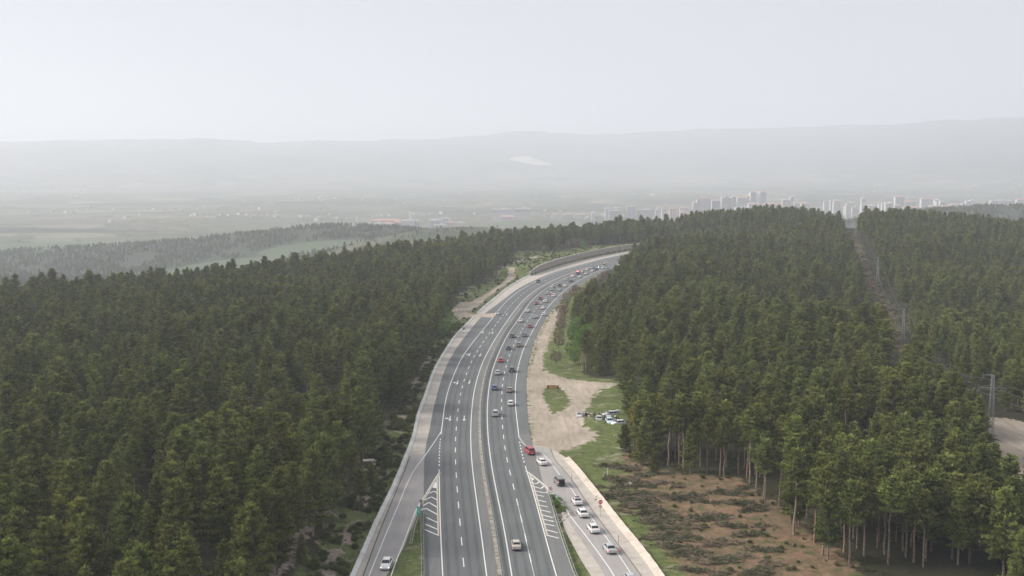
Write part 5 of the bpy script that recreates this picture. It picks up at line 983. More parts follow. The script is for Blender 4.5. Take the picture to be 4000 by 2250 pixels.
def car_meshes(kind):
    if kind in PROTO: return PROTO[kind]
    L, W, Hh, bz, cy, rf, rr_, rg_, btz, belt = KD[kind]; h = L / 2; w2 = W / 2; M = {}
    sec = lambda ww, zb, zt: [(ww * .8, zb), (ww * .97, zb + .12), (ww, (zb + zt) / 2), (ww * .97, zt - .12), (ww * .86, zt - .015), (ww * .45, zt + .02), (0.001, zt + .03)]
    b = MB(); pick = kind == 'pickup'
    st = [(-h, sec(w2 * .88, .32, min(btz, belt) - .12)), (-h + .1, sec(w2 * .95, .24, btz - .03)), (-h + .45, sec(w2, .2, btz)), (rg_, sec(w2, .2, max(btz, belt))), (rr_, sec(w2, .2, belt + .02)), (0, sec(w2, .2, belt)), (cy, sec(w2, .2, belt + .01)), (cy + .25, sec(w2, .2, bz + .01)), (h - .55, sec(w2 * .98, .2, bz - .1)), (h - .14, sec(w2 * .93, .24, bz - .24)), (h, sec(w2 * .8, .34, bz - .38))]
    st = sorted(st, key=lambda q: q[0]); loft(st, b)
    # cabin
    t = w2 * .72; sl = w2 * .9
    def cab(ww, z, y): return (y, [(ww, z), (ww * .98, z + .001)])
    rz = Hh; v = []
    yb0, yb1 = rg_ - .02, cy + .02; c = [(sl, yb1, belt), (sl, yb0, belt), (t, rr_, rz - .05), (t, rf, rz - .05), (t * .8, rr_ + .05, rz), (t * .8, rf - .05, rz)]
    vv = [(x, y, z) for x, y, z in c] + [(-x, y, z) for x, y, z in c]
    b.add(vv, [(0, 3, 2, 1), (6, 7, 8, 9), (2, 3, 5, 4), (8, 10, 11, 9), (4, 5, 11, 10), (3, 0, 6, 9), (5, 3, 9, 11), (1, 2, 8, 7), (2, 4, 10, 8)])
    M['body'] = b.mesh('body', [TRIM]); e = .012
    def quad(p, n_=None, name='windscreen'):
        q = MB(); q.add(p, [(0, 1, 2, 3), (3, 2, 1, 0)]); a = [Vector(x) for x in p]; nv = (a[1] - a[0]).cross(a[2] - a[0]).normalized() * .02; q.v = []; q.f = []; q.m = []
        c_ = sum(a, Vector()) / 4
        if nv.dot(Vector((c_.x, c_.y - (rf + rr_) / 2, c_.z - .9))) < 0: nv = -nv
        q.add([x + nv * .7 for x in a] + [x - nv for x in a], [(0, 1, 2, 3), (7, 6, 5, 4), (0, 4, 5, 1), (1, 5, 6, 2), (2, 6, 7, 3), (3, 7, 4, 0)]); return q.mesh(name, [GLASS])
    lp = lambda a, c2, s: tuple(a[i] + (c2[i] - a[i]) * s for i in range(3))
    F0, F1 = (sl * .93, yb1, belt), (t * .9, rf, rz - .05); R0, R1 = (sl * .9, yb0, belt), (t * .88, rr_, rz - .05)
    mk = lambda A_, B_, lo, hi, nm: quad([lp(A_, B_, lo), lp(A_, B_, hi), tuple([-lp(A_, B_, hi)[0], *lp(A_, B_, hi)[1:]]), tuple([-lp(A_, B_, lo)[0], *lp(A_, B_, lo)[1:]])], None, nm)
    M['windscreen'] = mk(F0, F1, .08, .94, 'windscreen'); M['rear_window'] = mk(R0, R1, .14, .92, 'rear_window')
    S = lambda yy, s: (sl + (t - sl) * s, yy, belt + (rz - .05 - belt) * s)
    f0 = lambda s: yb1 + (rf - yb1) * s; r0_ = lambda s: yb0 + (rr_ - yb0) * s; md = (rf + rr_) / 2 + .1
    M['sides'] = [quad([S(f0(.1) - .12, .1), S(f0(.88) - .06, .88), S(md + .05, .88), S(md + .05, .1)], None, 'side_window'), quad([S(md - .05, .1), S(md - .05, .88), S(r0_(.88) + .14, .88), S(r0_(.1) + .22, .1)], None, 'side_window')]
    q = MB(); q.box((0, -h + .03, .36), (W * .86, .1, .14)); M['rear_bumper'] = q.mesh('rear_bumper', [TRIM]); q = MB(); q.box((0, h - .06, .38), (W * .7, .1, .16)); M['grille'] = q.mesh('grille', [TRIM])
    tall = kind in ('suv', 'mpv', 'van', 'jeep', 'wagon'); q = MB(); q.box((0, 0, 0), (.16 if tall else .36, .1, .34 if tall else .17)); M['tail'] = q.mesh('tail_lamp', [TAIL]); q = MB(); q.box((0, 0, 0), (.34, .14, .15)); M['head'] = q.mesh('head_lamp', [HEADL])
    q = MB(); q.box((0, 0, 0), (.5, .03, .13)); M['plate'] = q.mesh('number_plate', [PLATEM]); q = MB(); q.box((0, 0, 0), (.2, .12, .14)); M['mirror'] = q.mesh('wing_mirror', [TRIM])
    PROTO[kind] = M; return M
def setmat(o, m): o.material_slots[0].link = 'OBJECT'; o.material_slots[0].material = m
def vehicle(kind, col, label, x, y, hd, z=0., lit=False, heads=False, name='car', cat='car', group=None, tailgate=False, extra=None, doors=()):
    L, W, Hh, bz, cy, rf, rr_, rg_, btz, belt = KD[kind]; h = L / 2; M = car_meshes(kind)
    t = thing(name, label, cat, (x, y, z), math.atan2(hd[1], hd[0]) - math.pi / 2, group); pm = PT[col]
    bd = obj('body', M['body'], t); setmat(bd, pm); obj('windscreen', M['windscreen'], t); rw = obj('rear_window', M['rear_window'], t)
    for s in (1, -1):
        for me in M['sides']: o = obj('side_window', me, t); o.scale = (s, 1, 1)
        for yy in (h - .85, -h + .85):
            wl = obj('wheel', WHEEL, t, (s * (W / 2 - .1), yy, .31)); obj('rim', RIMM, wl)
        tl = obj('tail_lamp', M['tail'], t, (s * (W / 2 - .2), -h + .1, btz - .2 if Hh < 1.6 else btz - .12)); tl.scale = (1, 1, 1)
        if lit: setmat(tl, TAILON)
        hl = obj('head_lamp', M['head'], t, (s * (W / 2 - .32), h - .16, bz - .36))
        if heads: setmat(hl, HEADON)
        mr = obj('wing_mirror', M['mirror'], t, (s * (W / 2 + .06), cy - .15, belt + .05)); setmat(mr, pm)
    obj('number_plate', M['plate'], t, (0, -h - .03, .62)); obj('number_plate', M['plate'], t, (0, h + .0, .48)); obj('rear_bumper', M['rear_bumper'], t); obj('grille', M['grille'], t)
    if tailgate:
        b = MB(); b.box((0, rr_ - .45, Hh + .12), (W * .74, .95, .07)); b.box((0, rr_ - .45, Hh + .165), (W * .6, .6, .02)); o = b.build('tailgate', [TRIM], t); setmat(o, pm)
        b = MB(); b.box((0, -h + .0 if Hh < 1.6 else -h - .01, 1.0 if Hh > 1.6 else .95), (W * .74, .14, 1.05 if Hh > 1.6 else .5)); b.box((0, rg_ - .12, Hh - .42), (W * .66, .5, .5)) if Hh > 1.6 else None; b.build('load_shade', [BLK], t)  # black boxes painted for the shade inside the open tailgate
    for s, yy in doors:
        b = MB(); b.box((s * (W / 2 + .4), yy, .72), (.85, .08, .75)); b.box((s * (W / 2 + .42), yy - .02, 1.2), (.7, .05, .3)); o = b.build('open_door', [TRIM], t); setmat(o, pm)
    if extra: extra(t, L, W, Hh, rf, rr_)
    return t
def on_road(u, v, line, kind, col, label, back=False, **k):
    """u, v: where the end facing the camera touches the road"""
    p = np.array(P(u, v)); d = tang(line, p); L = KD[kind][0]; c = p + d * L * .48
    d = tang(line, c); return vehicle(kind, col, label, c[0], c[1], -d if back else d, **k)
GQ = 'cars heading away on the right carriageway'; GR = 'cars on the entry ramp'
def sunroof(t, L, W, Hh, rf, rr_): b = MB(); b.box((0, (rf + rr_) / 2, Hh + .008), (W * .55, (rf - rr_) * .8, .03)); b.build('glass_roof', [GLASS], t)
def ribbon_roof(t, L, W, Hh, rf, rr_):
    sunroof(t, L, W, Hh, rf, rr_); RB = mat('ribbon_red', (.45, .03, .07), .6)
    b = MB(); b.box((0, -L / 2 + .32, .99), (.12, .6, .05)); b.box((0, rf + .15, Hh - .02), (1.1, .08, .08)); b.build('ribbon', [RB], t)
def rails(t, L, W, Hh, rf, rr_):
    for s in (-1, 1): b = MB(); b.box((s * W * .33, (rf + rr_) / 2, Hh + .03), (.05, (rf - rr_) * .9, .06)); b.build('roof_rail', [TRIM], t)
def redband(t, L, W, Hh, rf, rr_): b = MB(); b.box((0, -L / 2 + .06, .74), (W * .86, .1, .13)); b.build('light_strip', [TAIL], t)
on_road(2019, 2154, W5, 'old', 'beige', 'beige saloon with a full width red tail strip, alone at the front of the carriageway', group=GQ, extra=redband)
R_ = NR_; R2 = lerpline(NL, NR_, .5)
on_road(2471, 2290, R2, 'sedan', 'silver', 'silver saloon cut off by the bottom edge of the picture', group=GR)
on_road(2392, 2168, R2, 'sedan', 'silver', 'silver saloon with a tail lamp lit, last whole car of the ramp queue', group=GR, lit=True)
on_road(2328, 2088, R2, 'sedan', 'white', 'white saloon ahead of the silver ones on the entry ramp', group=GR)
on_road(2285, 2026, R2, 'sedan', 'white', 'white saloon close behind the coupe with red ribbon', group=GR)
on_road(2262, 1978, R2, 'coupe', 'white', 'white coupe with black glass roof and red ribbons on the entry ramp', group=GR, extra=ribbon_roof)
on_road(2194, 1902, R2, 'mpv', 'grey', 'dark grey van driving with its tailgate open on the entry ramp', group=GR, tailgate=True, lit=True)
o = on_road(2126, 1822, R2, 'old', 'white', 'old white saloon between the red van and the van with open tailgate', group=GR)
p = np.array(P(2079, 1780)); o = vehicle('mpv', 'red', 'deep red small van merging from the entry ramp into the carriageway', p[0] - .6, p[1] + 2.1, np.array([-.28, 1.]), group=GR)
cars = [(1935, 1630, 'suv', 'silver', 'silver white off-roader in the left lane beside the parked people', {}), (1994.6, 1588, 'hatch', 'white', 'white hatchback one car ahead of the silver off-roader, right lane', {}), (1990.5, 1536, 'sedan', 'tan', 'tan brown saloon beside the notice board, right lane', {}),
        (1931.3, 1526, 'hatch', 'blue', 'blue hatchback left of the tan saloon', {}), (1999.6, 1456, 'suv', 'black', 'black off-roader in the right lane before the lay-by', {}), (1943, 1467, 'sedan', 'silver', 'silver saloon in the left lane just behind the bright red hatchback', {}), (1954.5, 1417, 'hatch', 'red', 'bright red hatchback in the left lane', {'lit': True}),
        (1986, 1369, 'sedan', 'navy', 'dark navy saloon in the left lane ahead of the red hatchback', {}), (2026.5, 1357, 'suv', 'tan', 'grey brown off-roader right of the navy saloon', {}), (1998.8, 1321, 'suv', 'brown', 'dark brown off-roader left of the slate saloon', {}), (2048, 1317, 'sedan', 'slate', 'slate blue saloon right of the dark brown off-roader', {}),
        (2068.3, 1282, 'sedan', 'darkred', 'dark red saloon in the right lane behind the pinkish white hatchback', {'lit': True}), (2033, 1260, 'coupe', 'white', 'white fastback with large rear window in the left lane', {}), (2088.6, 1245, 'sedan', 'silver', 'silver saloon between the fastback and the pinkish white hatchback', {}), (2123, 1234.5, 'hatch', 'pinklit', 'pinkish white hatchback hugging the right edge line', {'lit': True}),
        (2059.6, 1221, 'sedan', 'white', 'white saloon in the left lane ahead of the white fastback', {}), (2118.3, 1209, 'sedan', 'pinklit', 'white saloon with painted pink lamp glow and glowing tail lamps in the right lane', {'lit': True}), (2093.5, 1191, 'hatch', 'darkred', 'dark red hatchback in the left lane behind the maroon saloon', {'lit': True}), (2109.3, 1171, 'sedan', 'maroon', 'maroon black saloon left of the white car with red lamps', {'lit': True}),
        (2129.7, 1182, 'hatch', 'pinklit', 'white hatchback with strong red lamps beside the maroon saloon', {'lit': True}), (2161.5, 1161, 'suv', 'pinklit', 'white off-roader in the right lane behind the silver green fastback', {'lit': True}), (2136, 1151, 'suv', 'silver', 'silver off-roader in the left lane behind two silver cars', {}), (2153.9, 1136, 'sedan', 'silver', 'silver saloon bumper to bumper behind a white off-roader', {}),
        (2155.5, 1124, 'suv', 'white', 'white off-roader directly ahead of the tailgating silver saloon', {}), (2183.5, 1138, 'coupe', 'silvergreen', 'silver green fastback in the right lane', {}), (2183.2, 1120, 'sedan', 'maroon', 'dark red saloon with one bright lamp mid queue', {'lit': True}), (2205.3, 1122, 'sedan', 'white', 'white saloon right of the dark red one mid queue', {}),
        (2211.5, 1096, 'wagon', 'silver', 'silver estate car left of the dark purple saloon', {}), (2228.8, 1103, 'sedan', 'purple', 'dark purple saloon right of the silver estate', {}), (2235.7, 1083, 'suv', 'pinklit', 'white off-roader just behind the blue minibus', {'lit': True}), (2261.9, 1086.5, 'sedan', 'white', 'cream white saloon right of the blue minibus', {}),
        (2273.4, 1064, 'hatch', 'white', 'white hatchback just ahead of the blue minibus', {}), (2287.4, 1073, 'sedan', 'pinklit', 'white saloon with red glow in its paint ahead of the cream saloon', {'lit': True}), (2291.2, 1056, 'sedan', 'white', 'white saloon behind the silver off-roader near the far bend', {}), (2310.7, 1063, 'sedan', 'white', 'white saloon in the right lane near the far bend', {}),
        (2309.9, 1049.5, 'suv', 'silver', 'silver off-roader in the left lane near the far bend', {}), (2324.6, 1056, 'sedan', 'purple', 'dark purple grey saloon behind the motorcycle', {}), (2353.4, 1050, 'sedan', 'white', 'white saloon just below the white van at the far bend', {}), (2368, 1050.5, 'hatch', 'silver', 'grey hatchback half hidden by pines at the far bend', {})]
for u, v, kd, cl_, lb, kw in cars:
    nm = {'suv': 'off_roader'}.get(kd, 'car'); on_road(u, v, W5, kd, cl_, lb, group=GQ, name=nm, cat='off-roader' if kd == 'suv' else 'car', extra=rails if kd in ('suv', 'wagon') else None, **kw)
BEAC = mat('beacon_red', (.8, .03, .03), .3, emit=(1, .04, .03), estr=25); BEAB = mat('beacon_blue', (.05, .1, .9), .3, emit=(.15, .25, 1), estr=18)
def beacon(t, L, W, Hh, rf, rr_): b = MB(); b.box((0, rr_ + .5, Hh + .1), (1.1, .25, .2)); b.build('beacon', [BEAC], t); b = MB(); b.box((0, rr_ + .5, Hh + .0), (1.2, .3, .06)); b.build('roof_bar', [TRIM], t)
on_road(2255, 1074, W5, 'van', 'blue', 'dark blue minibus with a red beacon flashing on its roof', name='minibus', cat='minibus', lit=False, extra=beacon)
def whiteback(t, L, W, Hh, rf, rr_): b = MB(); b.box((0, -L / 2 + .02, 1.35), (W * .8, .1, .95)); b.build('opening_shade', [BLK], t)  # black slab stands for the shade inside the open back
on_road(2358, 1040, W5, 'van', 'white', 'tall white van with a dark open back at the head of the visible queue', name='van', cat='van', extra=whiteback)
on_road(2099.3, 1105, W2, 'jeep', 'green', 'dark green jeep with bright headlamps coming towards the camera', back=True, name='jeep', cat='jeep', heads=True, group='oncoming vehicles')
on_road(1941.6, 1230, W2, 'sedan', 'silver', 'silver saloon with headlamps on beside the left dirt track mouth', back=True, heads=True, group='oncoming vehicles')
on_road(1503, 2231, lerpline(XL, XR, .5), 'sedan', 'white', 'white saloon coming down the exit ramp, bottom left', back=True, heads=True, group='oncoming vehicles')
GP = 'cars parked on the grass lay-by'
def park(u, v, kd, cl_, lb, hd, **k):
    p = np.array(P(u, v)); hd = np.array(hd, float); hd /= np.linalg.norm(hd); L = KD[kd][0]; c = p + np.array([0, 1.]) * (abs(hd[1]) * L / 2 + abs(hd[0]) * .9) * .95; return vehicle(kd, cl_, lb, c[0], c[1], hd, z=-.05, group=GP, **k)
park(2266, 1635, 'coupe', 'white', 'white coupe parked on the dirt edge with black roof and right door open', (.12, 1), extra=sunroof, doors=((1, .5),))
park(2342, 1649, 'sedan', 'silver', 'silver grey saloon parked on the grass seen from behind', (.03, 1))
park(2384, 1660, 'wagon', 'paleblue', 'pale blue estate car facing the camera with its tailgate up', (.06, -1), tailgate=True, doors=((-1, .3),))
park(2417, 1665, 'hatch', 'white', 'white hatchback parked crosswise half under the pines', (-1, -.28), doors=())
park(2386, 1629, 'wagon', 'silver', 'grey estate parked crosswise behind the pale blue one', (-1, -.22), tailgate=True)

# ---------------------------------------------------------------- people (one continuous body, clothes over it)
SKIN = mat('skin', (.42, .26, .19), .6); HAIR = mat('hair', (.025, .018, .014), .8)
def skinmesh(name, pts, edges, rad, m, sub=1):
    me = bpy.data.meshes.new(name); me.from_pydata(pts, edges, []); o = bpy.data.objects.new(name, me); COL.objects.link(o); bpy.context.view_layer.objects.active = o
    sk_ = o.modifiers.new('s', 'SKIN'); sk_.use_smooth_shade = True
    for i, r in enumerate(rad): me.skin_vertices[0].data[i].radius = (r, r) if not isinstance(r, tuple) else r
    me.skin_vertices[0].data[0].use_root = True
    if sub: ss = o.modifiers.new('u', 'SUBSURF'); ss.levels = sub; ss.render_levels = sub
    bpy.context.view_layer.update(); r_ = bpy.data.meshes.new_from_object(o.evaluated_get(bpy.context.evaluated_depsgraph_get())); bpy.data.objects.remove(o); r_.materials.clear(); r_.materials.append(m); r_.name = name; return r_
def person(u, v, rz, label, top, bottom, spread=.12, arm=.1, bend=0, hgt_=1.0):
    p = P(u, v); t = thing('person', label, 'person', (p[0], p[1], -.07), rz, 'people standing by the parked cars'); t.scale = (hgt_,) * 3
    fw = lambda z: bend * max(0, z - .95); Pn = [(0, 0, .95), (0, fw(1.15), 1.15), (0, fw(1.38), 1.38), (0, fw(1.5) + .01, 1.5), (0, fw(1.58) + .02, 1.6), (0, fw(1.66) + .03, 1.7)]; E = [(0, 1), (1, 2), (2, 3), (3, 4), (4, 5)]; Rd = [.15, .13, .16, .06, .1, .085]
    for s in (-1, 1):
        k = len(Pn); Pn += [(s * .1, 0, .88), (s * (.1 + spread * .5), .03, .5), (s * (.1 + spread), -.02, .09), (s * (.12 + spread), .14, .05)]; E += [(0, k), (k, k + 1), (k + 1, k + 2), (k + 2, k + 3)]; Rd += [.095, .065, .045, .04]
        k = len(Pn); y = fw(1.4); Pn += [(s * .19, y, 1.42), (s * (.24 + arm * .5), y + .0, 1.15), (s * (.22 + arm), y + .14, .92), (s * (.22 + arm), y + .2, .84)]; E += [(2, k), (k, k + 1), (k + 1, k + 2), (k + 2, k + 3)]; Rd += [.065, .048, .036, .034]
        for q in range(4): Pn.append((s * (.2 + arm + q * .016), y + .22 + .005 * q, .765 + .006 * abs(q - 1.5))); E.append((k + 3, len(Pn) - 1)); Rd.append(.009)
        Pn.append((s * (.185 + arm), y + .245, .82)); E.append((k + 3, len(Pn) - 1)); Rd.append(.01)
    obj('body', skinmesh('body', Pn, E, Rd, SKIN), t)
    y = fw(1.4); tp = [(0, 0, .9), (0, fw(1.15), 1.15), (0, fw(1.38), 1.38), (0, fw(1.47), 1.47)]; te = [(0, 1), (1, 2), (2, 3)]; tr = [.175, .16, .185, .085]
    for s in (-1, 1): k = len(tp); tp += [(s * .19, y, 1.42), (s * (.24 + arm * .5), y, 1.15), (s * (.22 + arm), y + .13, .94)]; te += [(2, k), (k, k + 1), (k + 1, k + 2)]; tr += [.085, .068, .055]
    obj('jacket', skinmesh('jacket', tp, te, tr, top), t); lp_ = [(0, 0, .93)]; le = []; lr = [.17]
    for s in (-1, 1): k = len(lp_); lp_ += [(s * .1, 0, .86), (s * (.1 + spread * .5), .03, .5), (s * (.1 + spread), -.02, .1)]; le += [(0, k), (k, k + 1), (k + 1, k + 2)]; lr += [.115, .085, .066]
    obj('trousers', skinmesh('trousers', lp_, le, lr, bottom), t)
    hb = MB(); hb.sphere((0, fw(1.66) + .0, 1.715), .108, 0, 12, 8, (.95, 1.02, .8)); hb.build('hair', [HAIR], t, True)
    for s in (-1, 1): b = MB(); b.box((s * (.12 + spread), .06, .045), (.1, .27, .1), 0, 0, .8); b.build('shoe', [BLK], t)
C_ = lambda n, *c: mat('cloth_' + n, c, .9)
DK, BR, RD2, WT, JN, OL = C_('dark', .02, .02, .025), C_('brown', .1, .05, .035), C_('wine', .13, .025, .03), C_('white', .75, .74, .72), C_('denim', .04, .055, .09), C_('olive', .06, .06, .04)
person(2287.5, 1632, .5, 'person in brown jacket and dark trousers beside the white coupe', BR, DK); person(2292.5, 1631.5, -.6, 'person in wine red jacket, second from the white coupe', RD2, OL)
person(2300.5, 1634, 2.4, 'person in black top and white trousers', DK, WT, .06); person(2322, 1631, 3.1, 'person all in black standing with legs apart', DK, DK, .24, .12)
person(2340.5, 1633, 3.0, 'person in dark jacket standing behind the silver grey saloon', BR, JN); person(2362, 1640, 1.2, 'person in dark wine top beside the grey estate bonnet', RD2, DK)
person(2402, 1642, -1.0, 'person in a white shirt leaning over at the open car doors', WT, DK, .1, .15, .5); person(2409, 1643, 1.4, 'person in dark clothes bending beside the white shirted one', DK, DK, .12, .15, .6); person(2415.5, 1645, 1.7, 'rightmost person in dark clothes by the pine branches', DK, JN, .12, .1, .2)
# motorcycle with rider
d = tang(W5, np.array(P(2337, 1050))); p = np.array(P(2337, 1050)) + d * 1.2; t = thing('motorcycle', 'dark police motorcycle showing a bright blue lamp ahead of the purple grey saloon', 'motorcycle', (p[0], p[1], 0), math.atan2(d[1], d[0]) - math.pi / 2)
for yy in (-.7, .75): o = obj('wheel', WHEEL, t, (0, yy, .32)); o.scale = (.7, 1.02, 1.02)
b = MB(); b.box((0, 0, .7), (.32, 1.1, .35), 0, 0, .8); b.box((0, .55, .95), (.5, .25, .4)); b.build('body', [PT['navy']], t); b = MB(); b.box((0, -.2, .92), (.3, .7, .1)); b.build('seat', [BLK], t)
for s in (-1, 1): b = MB(); b.box((s * .32, -.6, .7), (.25, .5, .4)); b.build('pannier', [PW], t)
b = MB(); b.tube((-.38, .5, 1.1), (.38, .5, 1.1), .02); b.build('handlebar', [TRIM], t); b = MB(); b.box((0, -.75, 1.1), (.3, .3, .3)); b.build('blue_lamp', [BEAB], t)
r_ = thing('person', 'rider in blue and white sitting on the motorcycle', 'person', (p[0], p[1], 0), math.atan2(d[1], d[0]) - math.pi / 2)
Pn = [(0, -.15, 1.0), (0, -.1, 1.25), (0, 0, 1.5), (0, .02, 1.6), (0, .05, 1.78)]; E = [(0, 1), (1, 2), (2, 3), (3, 4)]; Rd = [.16, .15, .18, .07, .1]
for s in (-1, 1): k = len(Pn); Pn += [(s * .2, .02, 1.5), (s * .3, .25, 1.25), (s * .32, .48, 1.14)]; E += [(2, k), (k, k + 1), (k + 1, k + 2)]; Rd += [.07, .05, .045]; k = len(Pn); Pn += [(s * .22, .15, .95), (s * .28, .1, .5), (s * .28, .28, .45)]; E += [(0, k), (k, k + 1), (k + 1, k + 2)]; Rd += [.1, .07, .05]
obj('body', skinmesh('body', Pn, E, Rd, C_('blue', .05, .08, .2)), r_); b = MB(); b.sphere((0, .05, 1.82), .15); b.build('helmet', [PW], r_, True)

# ---------------------------------------------------------------- the town in the valley
def wallmat(name, base, win, sx, sz, frac=.45):
    """painted render with rows of windows, sized in metres"""
    m = mat(name, base, .85, spec=.2); nt = m.node_tree; tc = N(nt, 'ShaderNodeTexCoord'); s = N(nt, 'ShaderNodeSeparateXYZ'); nt.links.new(tc.outputs['Object'], s.inputs[0])
    u = math_(nt, 'ADD', s.outputs[0], s.outputs[1]); fu = math_(nt, 'FRACT', math_(nt, 'DIVIDE', u, sx)); fz = math_(nt, 'FRACT', math_(nt, 'DIVIDE', s.outputs[2], sz))
    w_ = math_(nt, 'MULTIPLY', math_(nt, 'LESS_THAN', fu, frac), math_(nt, 'LESS_THAN', fz, .62)); nt.links.new(mix(nt, w_, base, win), nt.nodes['Principled BSDF'].inputs['Base Color']); return m
CW = [wallmat('wall_white', (.5, .5, .5), (.42, .43, .44), 6, 3.1), wallmat('wall_cream', (.49, .46, .42), (.3, .29, .28), 5, 3.1), wallmat('wall_rose', (.6, .49, .45), (.3, .27, .27), 6, 3.1), wallmat('wall_grey', (.4, .4, .41), (.3, .31, .33), 5, 3.1), wallmat('wall_pale', (.48, .485, .49), (.45, .46, .48), 8, 3.1, .5)]
ROOFR = noisemat('red_tiles', [(.3, (.36, .23, .2)), (.7, (.44, .3, .26))], .3, 3); ROOFG = mat('flat_roof', (.6, .6, .6), .9); STRIP = mat('balcony_dark', (.38, .38, .39), .8); STRR = mat('stair_red', (.45, .24, .22), .8)
DCTY = 2300 * KY
def cpos(u, v, D): r = ray(u, v); t = D / r[1]; return r[0] * t, D, H + r[2] * t
def px(n, D): return n / F * D * 1.01
def building(u0, u1, vt, label, wm=0, D=DCTY, roof='flat', strips=0, depth=16, vb=None, rz=0, grp=None, stripm=None, name='apartment_block', band=None):
    x0, _, zt = cpos(u0, vt, D); x1, _, _ = cpos(u1, vt, D); x = (x0 + x1) / 2; W = x1 - x0; zg = float(hfar(np.array([x]), np.array([D]))[0]) - 2
    if vb is not None: zg = min(zg, cpos(0, vb, D)[2]) if False else zg
    h = max(6, zt - zg); t = thing(name, label, 'building', (x, D, zg), rz, grp); b = MB(); b.box((0, 0, h / 2), (W, depth, h)); b.build('wall', [CW[wm]], t); b = MB()
    if roof == 'red': rh = min(5, W * .16); b.add([(-W / 2 - .8, -depth / 2 - .8, h + .02), (W / 2 + .8, -depth / 2 - .8, h + .02), (W / 2 + .8, depth / 2 + .8, h + .02), (-W / 2 - .8, depth / 2 + .8, h + .02), (-W / 2 + depth * .4, 0, h + rh), (W / 2 - depth * .4, 0, h + rh)], [(3, 2, 1, 0), (0, 1, 5, 4), (1, 2, 5), (2, 3, 4, 5), (3, 0, 4)]); b.build('roof', [ROOFR], t)
    else: b.box((0, 0, h + .5), (W + 1, depth + 1, 1)); b.box((W * .12, 0, h + 2.4), (W * .3, depth * .5, 2.8)); b.build('roof', [ROOFG], t)
    for i in range(strips): b = MB(); xx = -W / 2 + W * (i + .5) / strips; b.box((xx, -depth / 2 - .25, h * .49), (W / strips * .34, .5, h * .94)); b.build('balcony_stack', [stripm or STRIP], t)
    if band: b = MB(); b.box((0, -depth / 2 - .2, h * band[0]), (W * .96, .4, h * band[1])); b.build('window_band', [STRIP], t)
    return t
B3 = lambda x, y: (2300 + x * .31056, 720 + y * .31056)      # measured in the closer views
def bb(x0, x1, y, *a, **k): return building(2300 + x0 * .31056, 2300 + x1 * .31056, 720 + y * .31056, *a, **k)
building(1923, 2000, 818, 'left of the two big white hotel blocks with dark upper storeys', 0, 3247, strips=0, band=(.86, .22), depth=20); building(2008, 2071, 816, 'right of the two big white hotel blocks with dark upper storeys', 0, 3247, band=(.84, .22), depth=20)
building(1955, 2014, 847, 'low rose housing row in front of the two hotel blocks', 2, 3139, 'red', 4)
bb(1358, 1402, 183, 'rose striped white tower, leftmost of the high tower group', 0, roof='red', strips=1, stripm=STRR); bb(1402, 1532, 178, 'wide pale tower block adjoining the rose striped one', 4, roof='red', strips=4)
bb(1310, 1358, 232, 'lower pale block left of the rose striped tower', 1, strips=2); bb(1545, 1650, 205, 'hazy grey tower block right of the wide pale one', 3, 3572, 'red', 3); bb(1665, 1712, 166, 'white tower with horizontal balconies', 0, strips=1); bb(1716, 1762, 158, 'pale tower with red roof beside the white one with balconies', 1, roof='red', strips=1)
bb(1768, 1800, 178, 'slim cream tower in the middle of the high group', 1, strips=1); bb(1800, 1882, 156, 'grey blue tower with a small white roof top', 3, 3572, strips=2); bb(1862, 1990, 172, 'wide grey and white tower block left of the twin towers', 4, roof='red', strips=4); bb(1985, 2022, 148, 'dark hazy block just left of the twin towers', 3, 3680)
bb(2028, 2100, 96, 'left twin tower, tall and white with vertical stripes', 0, roof='red', strips=3); bb(2152, 2228, 94, 'right twin tower, tallest white striped tower of the town', 0, roof='red', strips=3)
bb(2002, 2125, 246, 'white block with overhanging roof below the twin towers', 0, 3301, 'red', 3); bb(1840, 2035, 292, 'long low white block with dark floor bands before the towers', 0, 3247, band=(.6, .12)); bb(2190, 2350, 250, 'stepped white block right of the twin towers', 0, 3356, 'red', 5)
bb(2430, 2535, 196, 'brown grey office block with a white top', 2, 3464, strips=2); bb(2530, 2576, 160, 'grey tower behind the brown office block', 3, 3680, strips=1)
bb(205, 250, 305, 'white slab tower left of the low grey complex', 0, 3247, strips=1); bb(240, 415, 300, 'white topped long block behind the low grey complex', 4, 3356, strips=5); bb(255, 400, 335, 'low grey complex with white base', 3, 3193); bb(478, 585, 280, 'pale cube block alone right of the grey complex', 3, 3356, strips=1); bb(610, 795, 322, 'long low hall with a white roof', 3, 3356); bb(30, 78, 358, 'small white block at the left end of the town strip', 0, 3247)
B4 = lambda x0, x1, y, *a, **k: building(3247 + x0 * .3882, 3247 + x1 * .3882, 720 + y * .3882, *a, **k)
B4(638, 730, 128, 'pale tower with red roof cap, alone right of the office block', 0, roof='red', strips=2); B4(300, 345, 142, 'faint grey tower behind the office block', 3, 4005); B4(900, 1030, 148, 'wide pale tower block above the notch of the wooded crest', 4, 3789, 'red', 3); B4(1035, 1095, 158, 'cream block stepping down right of the wide pale one', 1, 3680, strips=1)
B4(540, 620, 195, 'cream low block left of the red capped tower', 1, 3356); B4(630, 705, 215, 'grey gabled block in the notch, left one', 3, 3247, 'red', 2); B4(715, 890, 235, 'wide white and grey block filling the notch of the crest', 0, 3193, 'red', 6); B4(730, 835, 175, 'cream and rose block behind the notch', 1, 3572, 'red', 2); B4(365, 445, 218, 'low rose block behind the crest', 2, 3356)
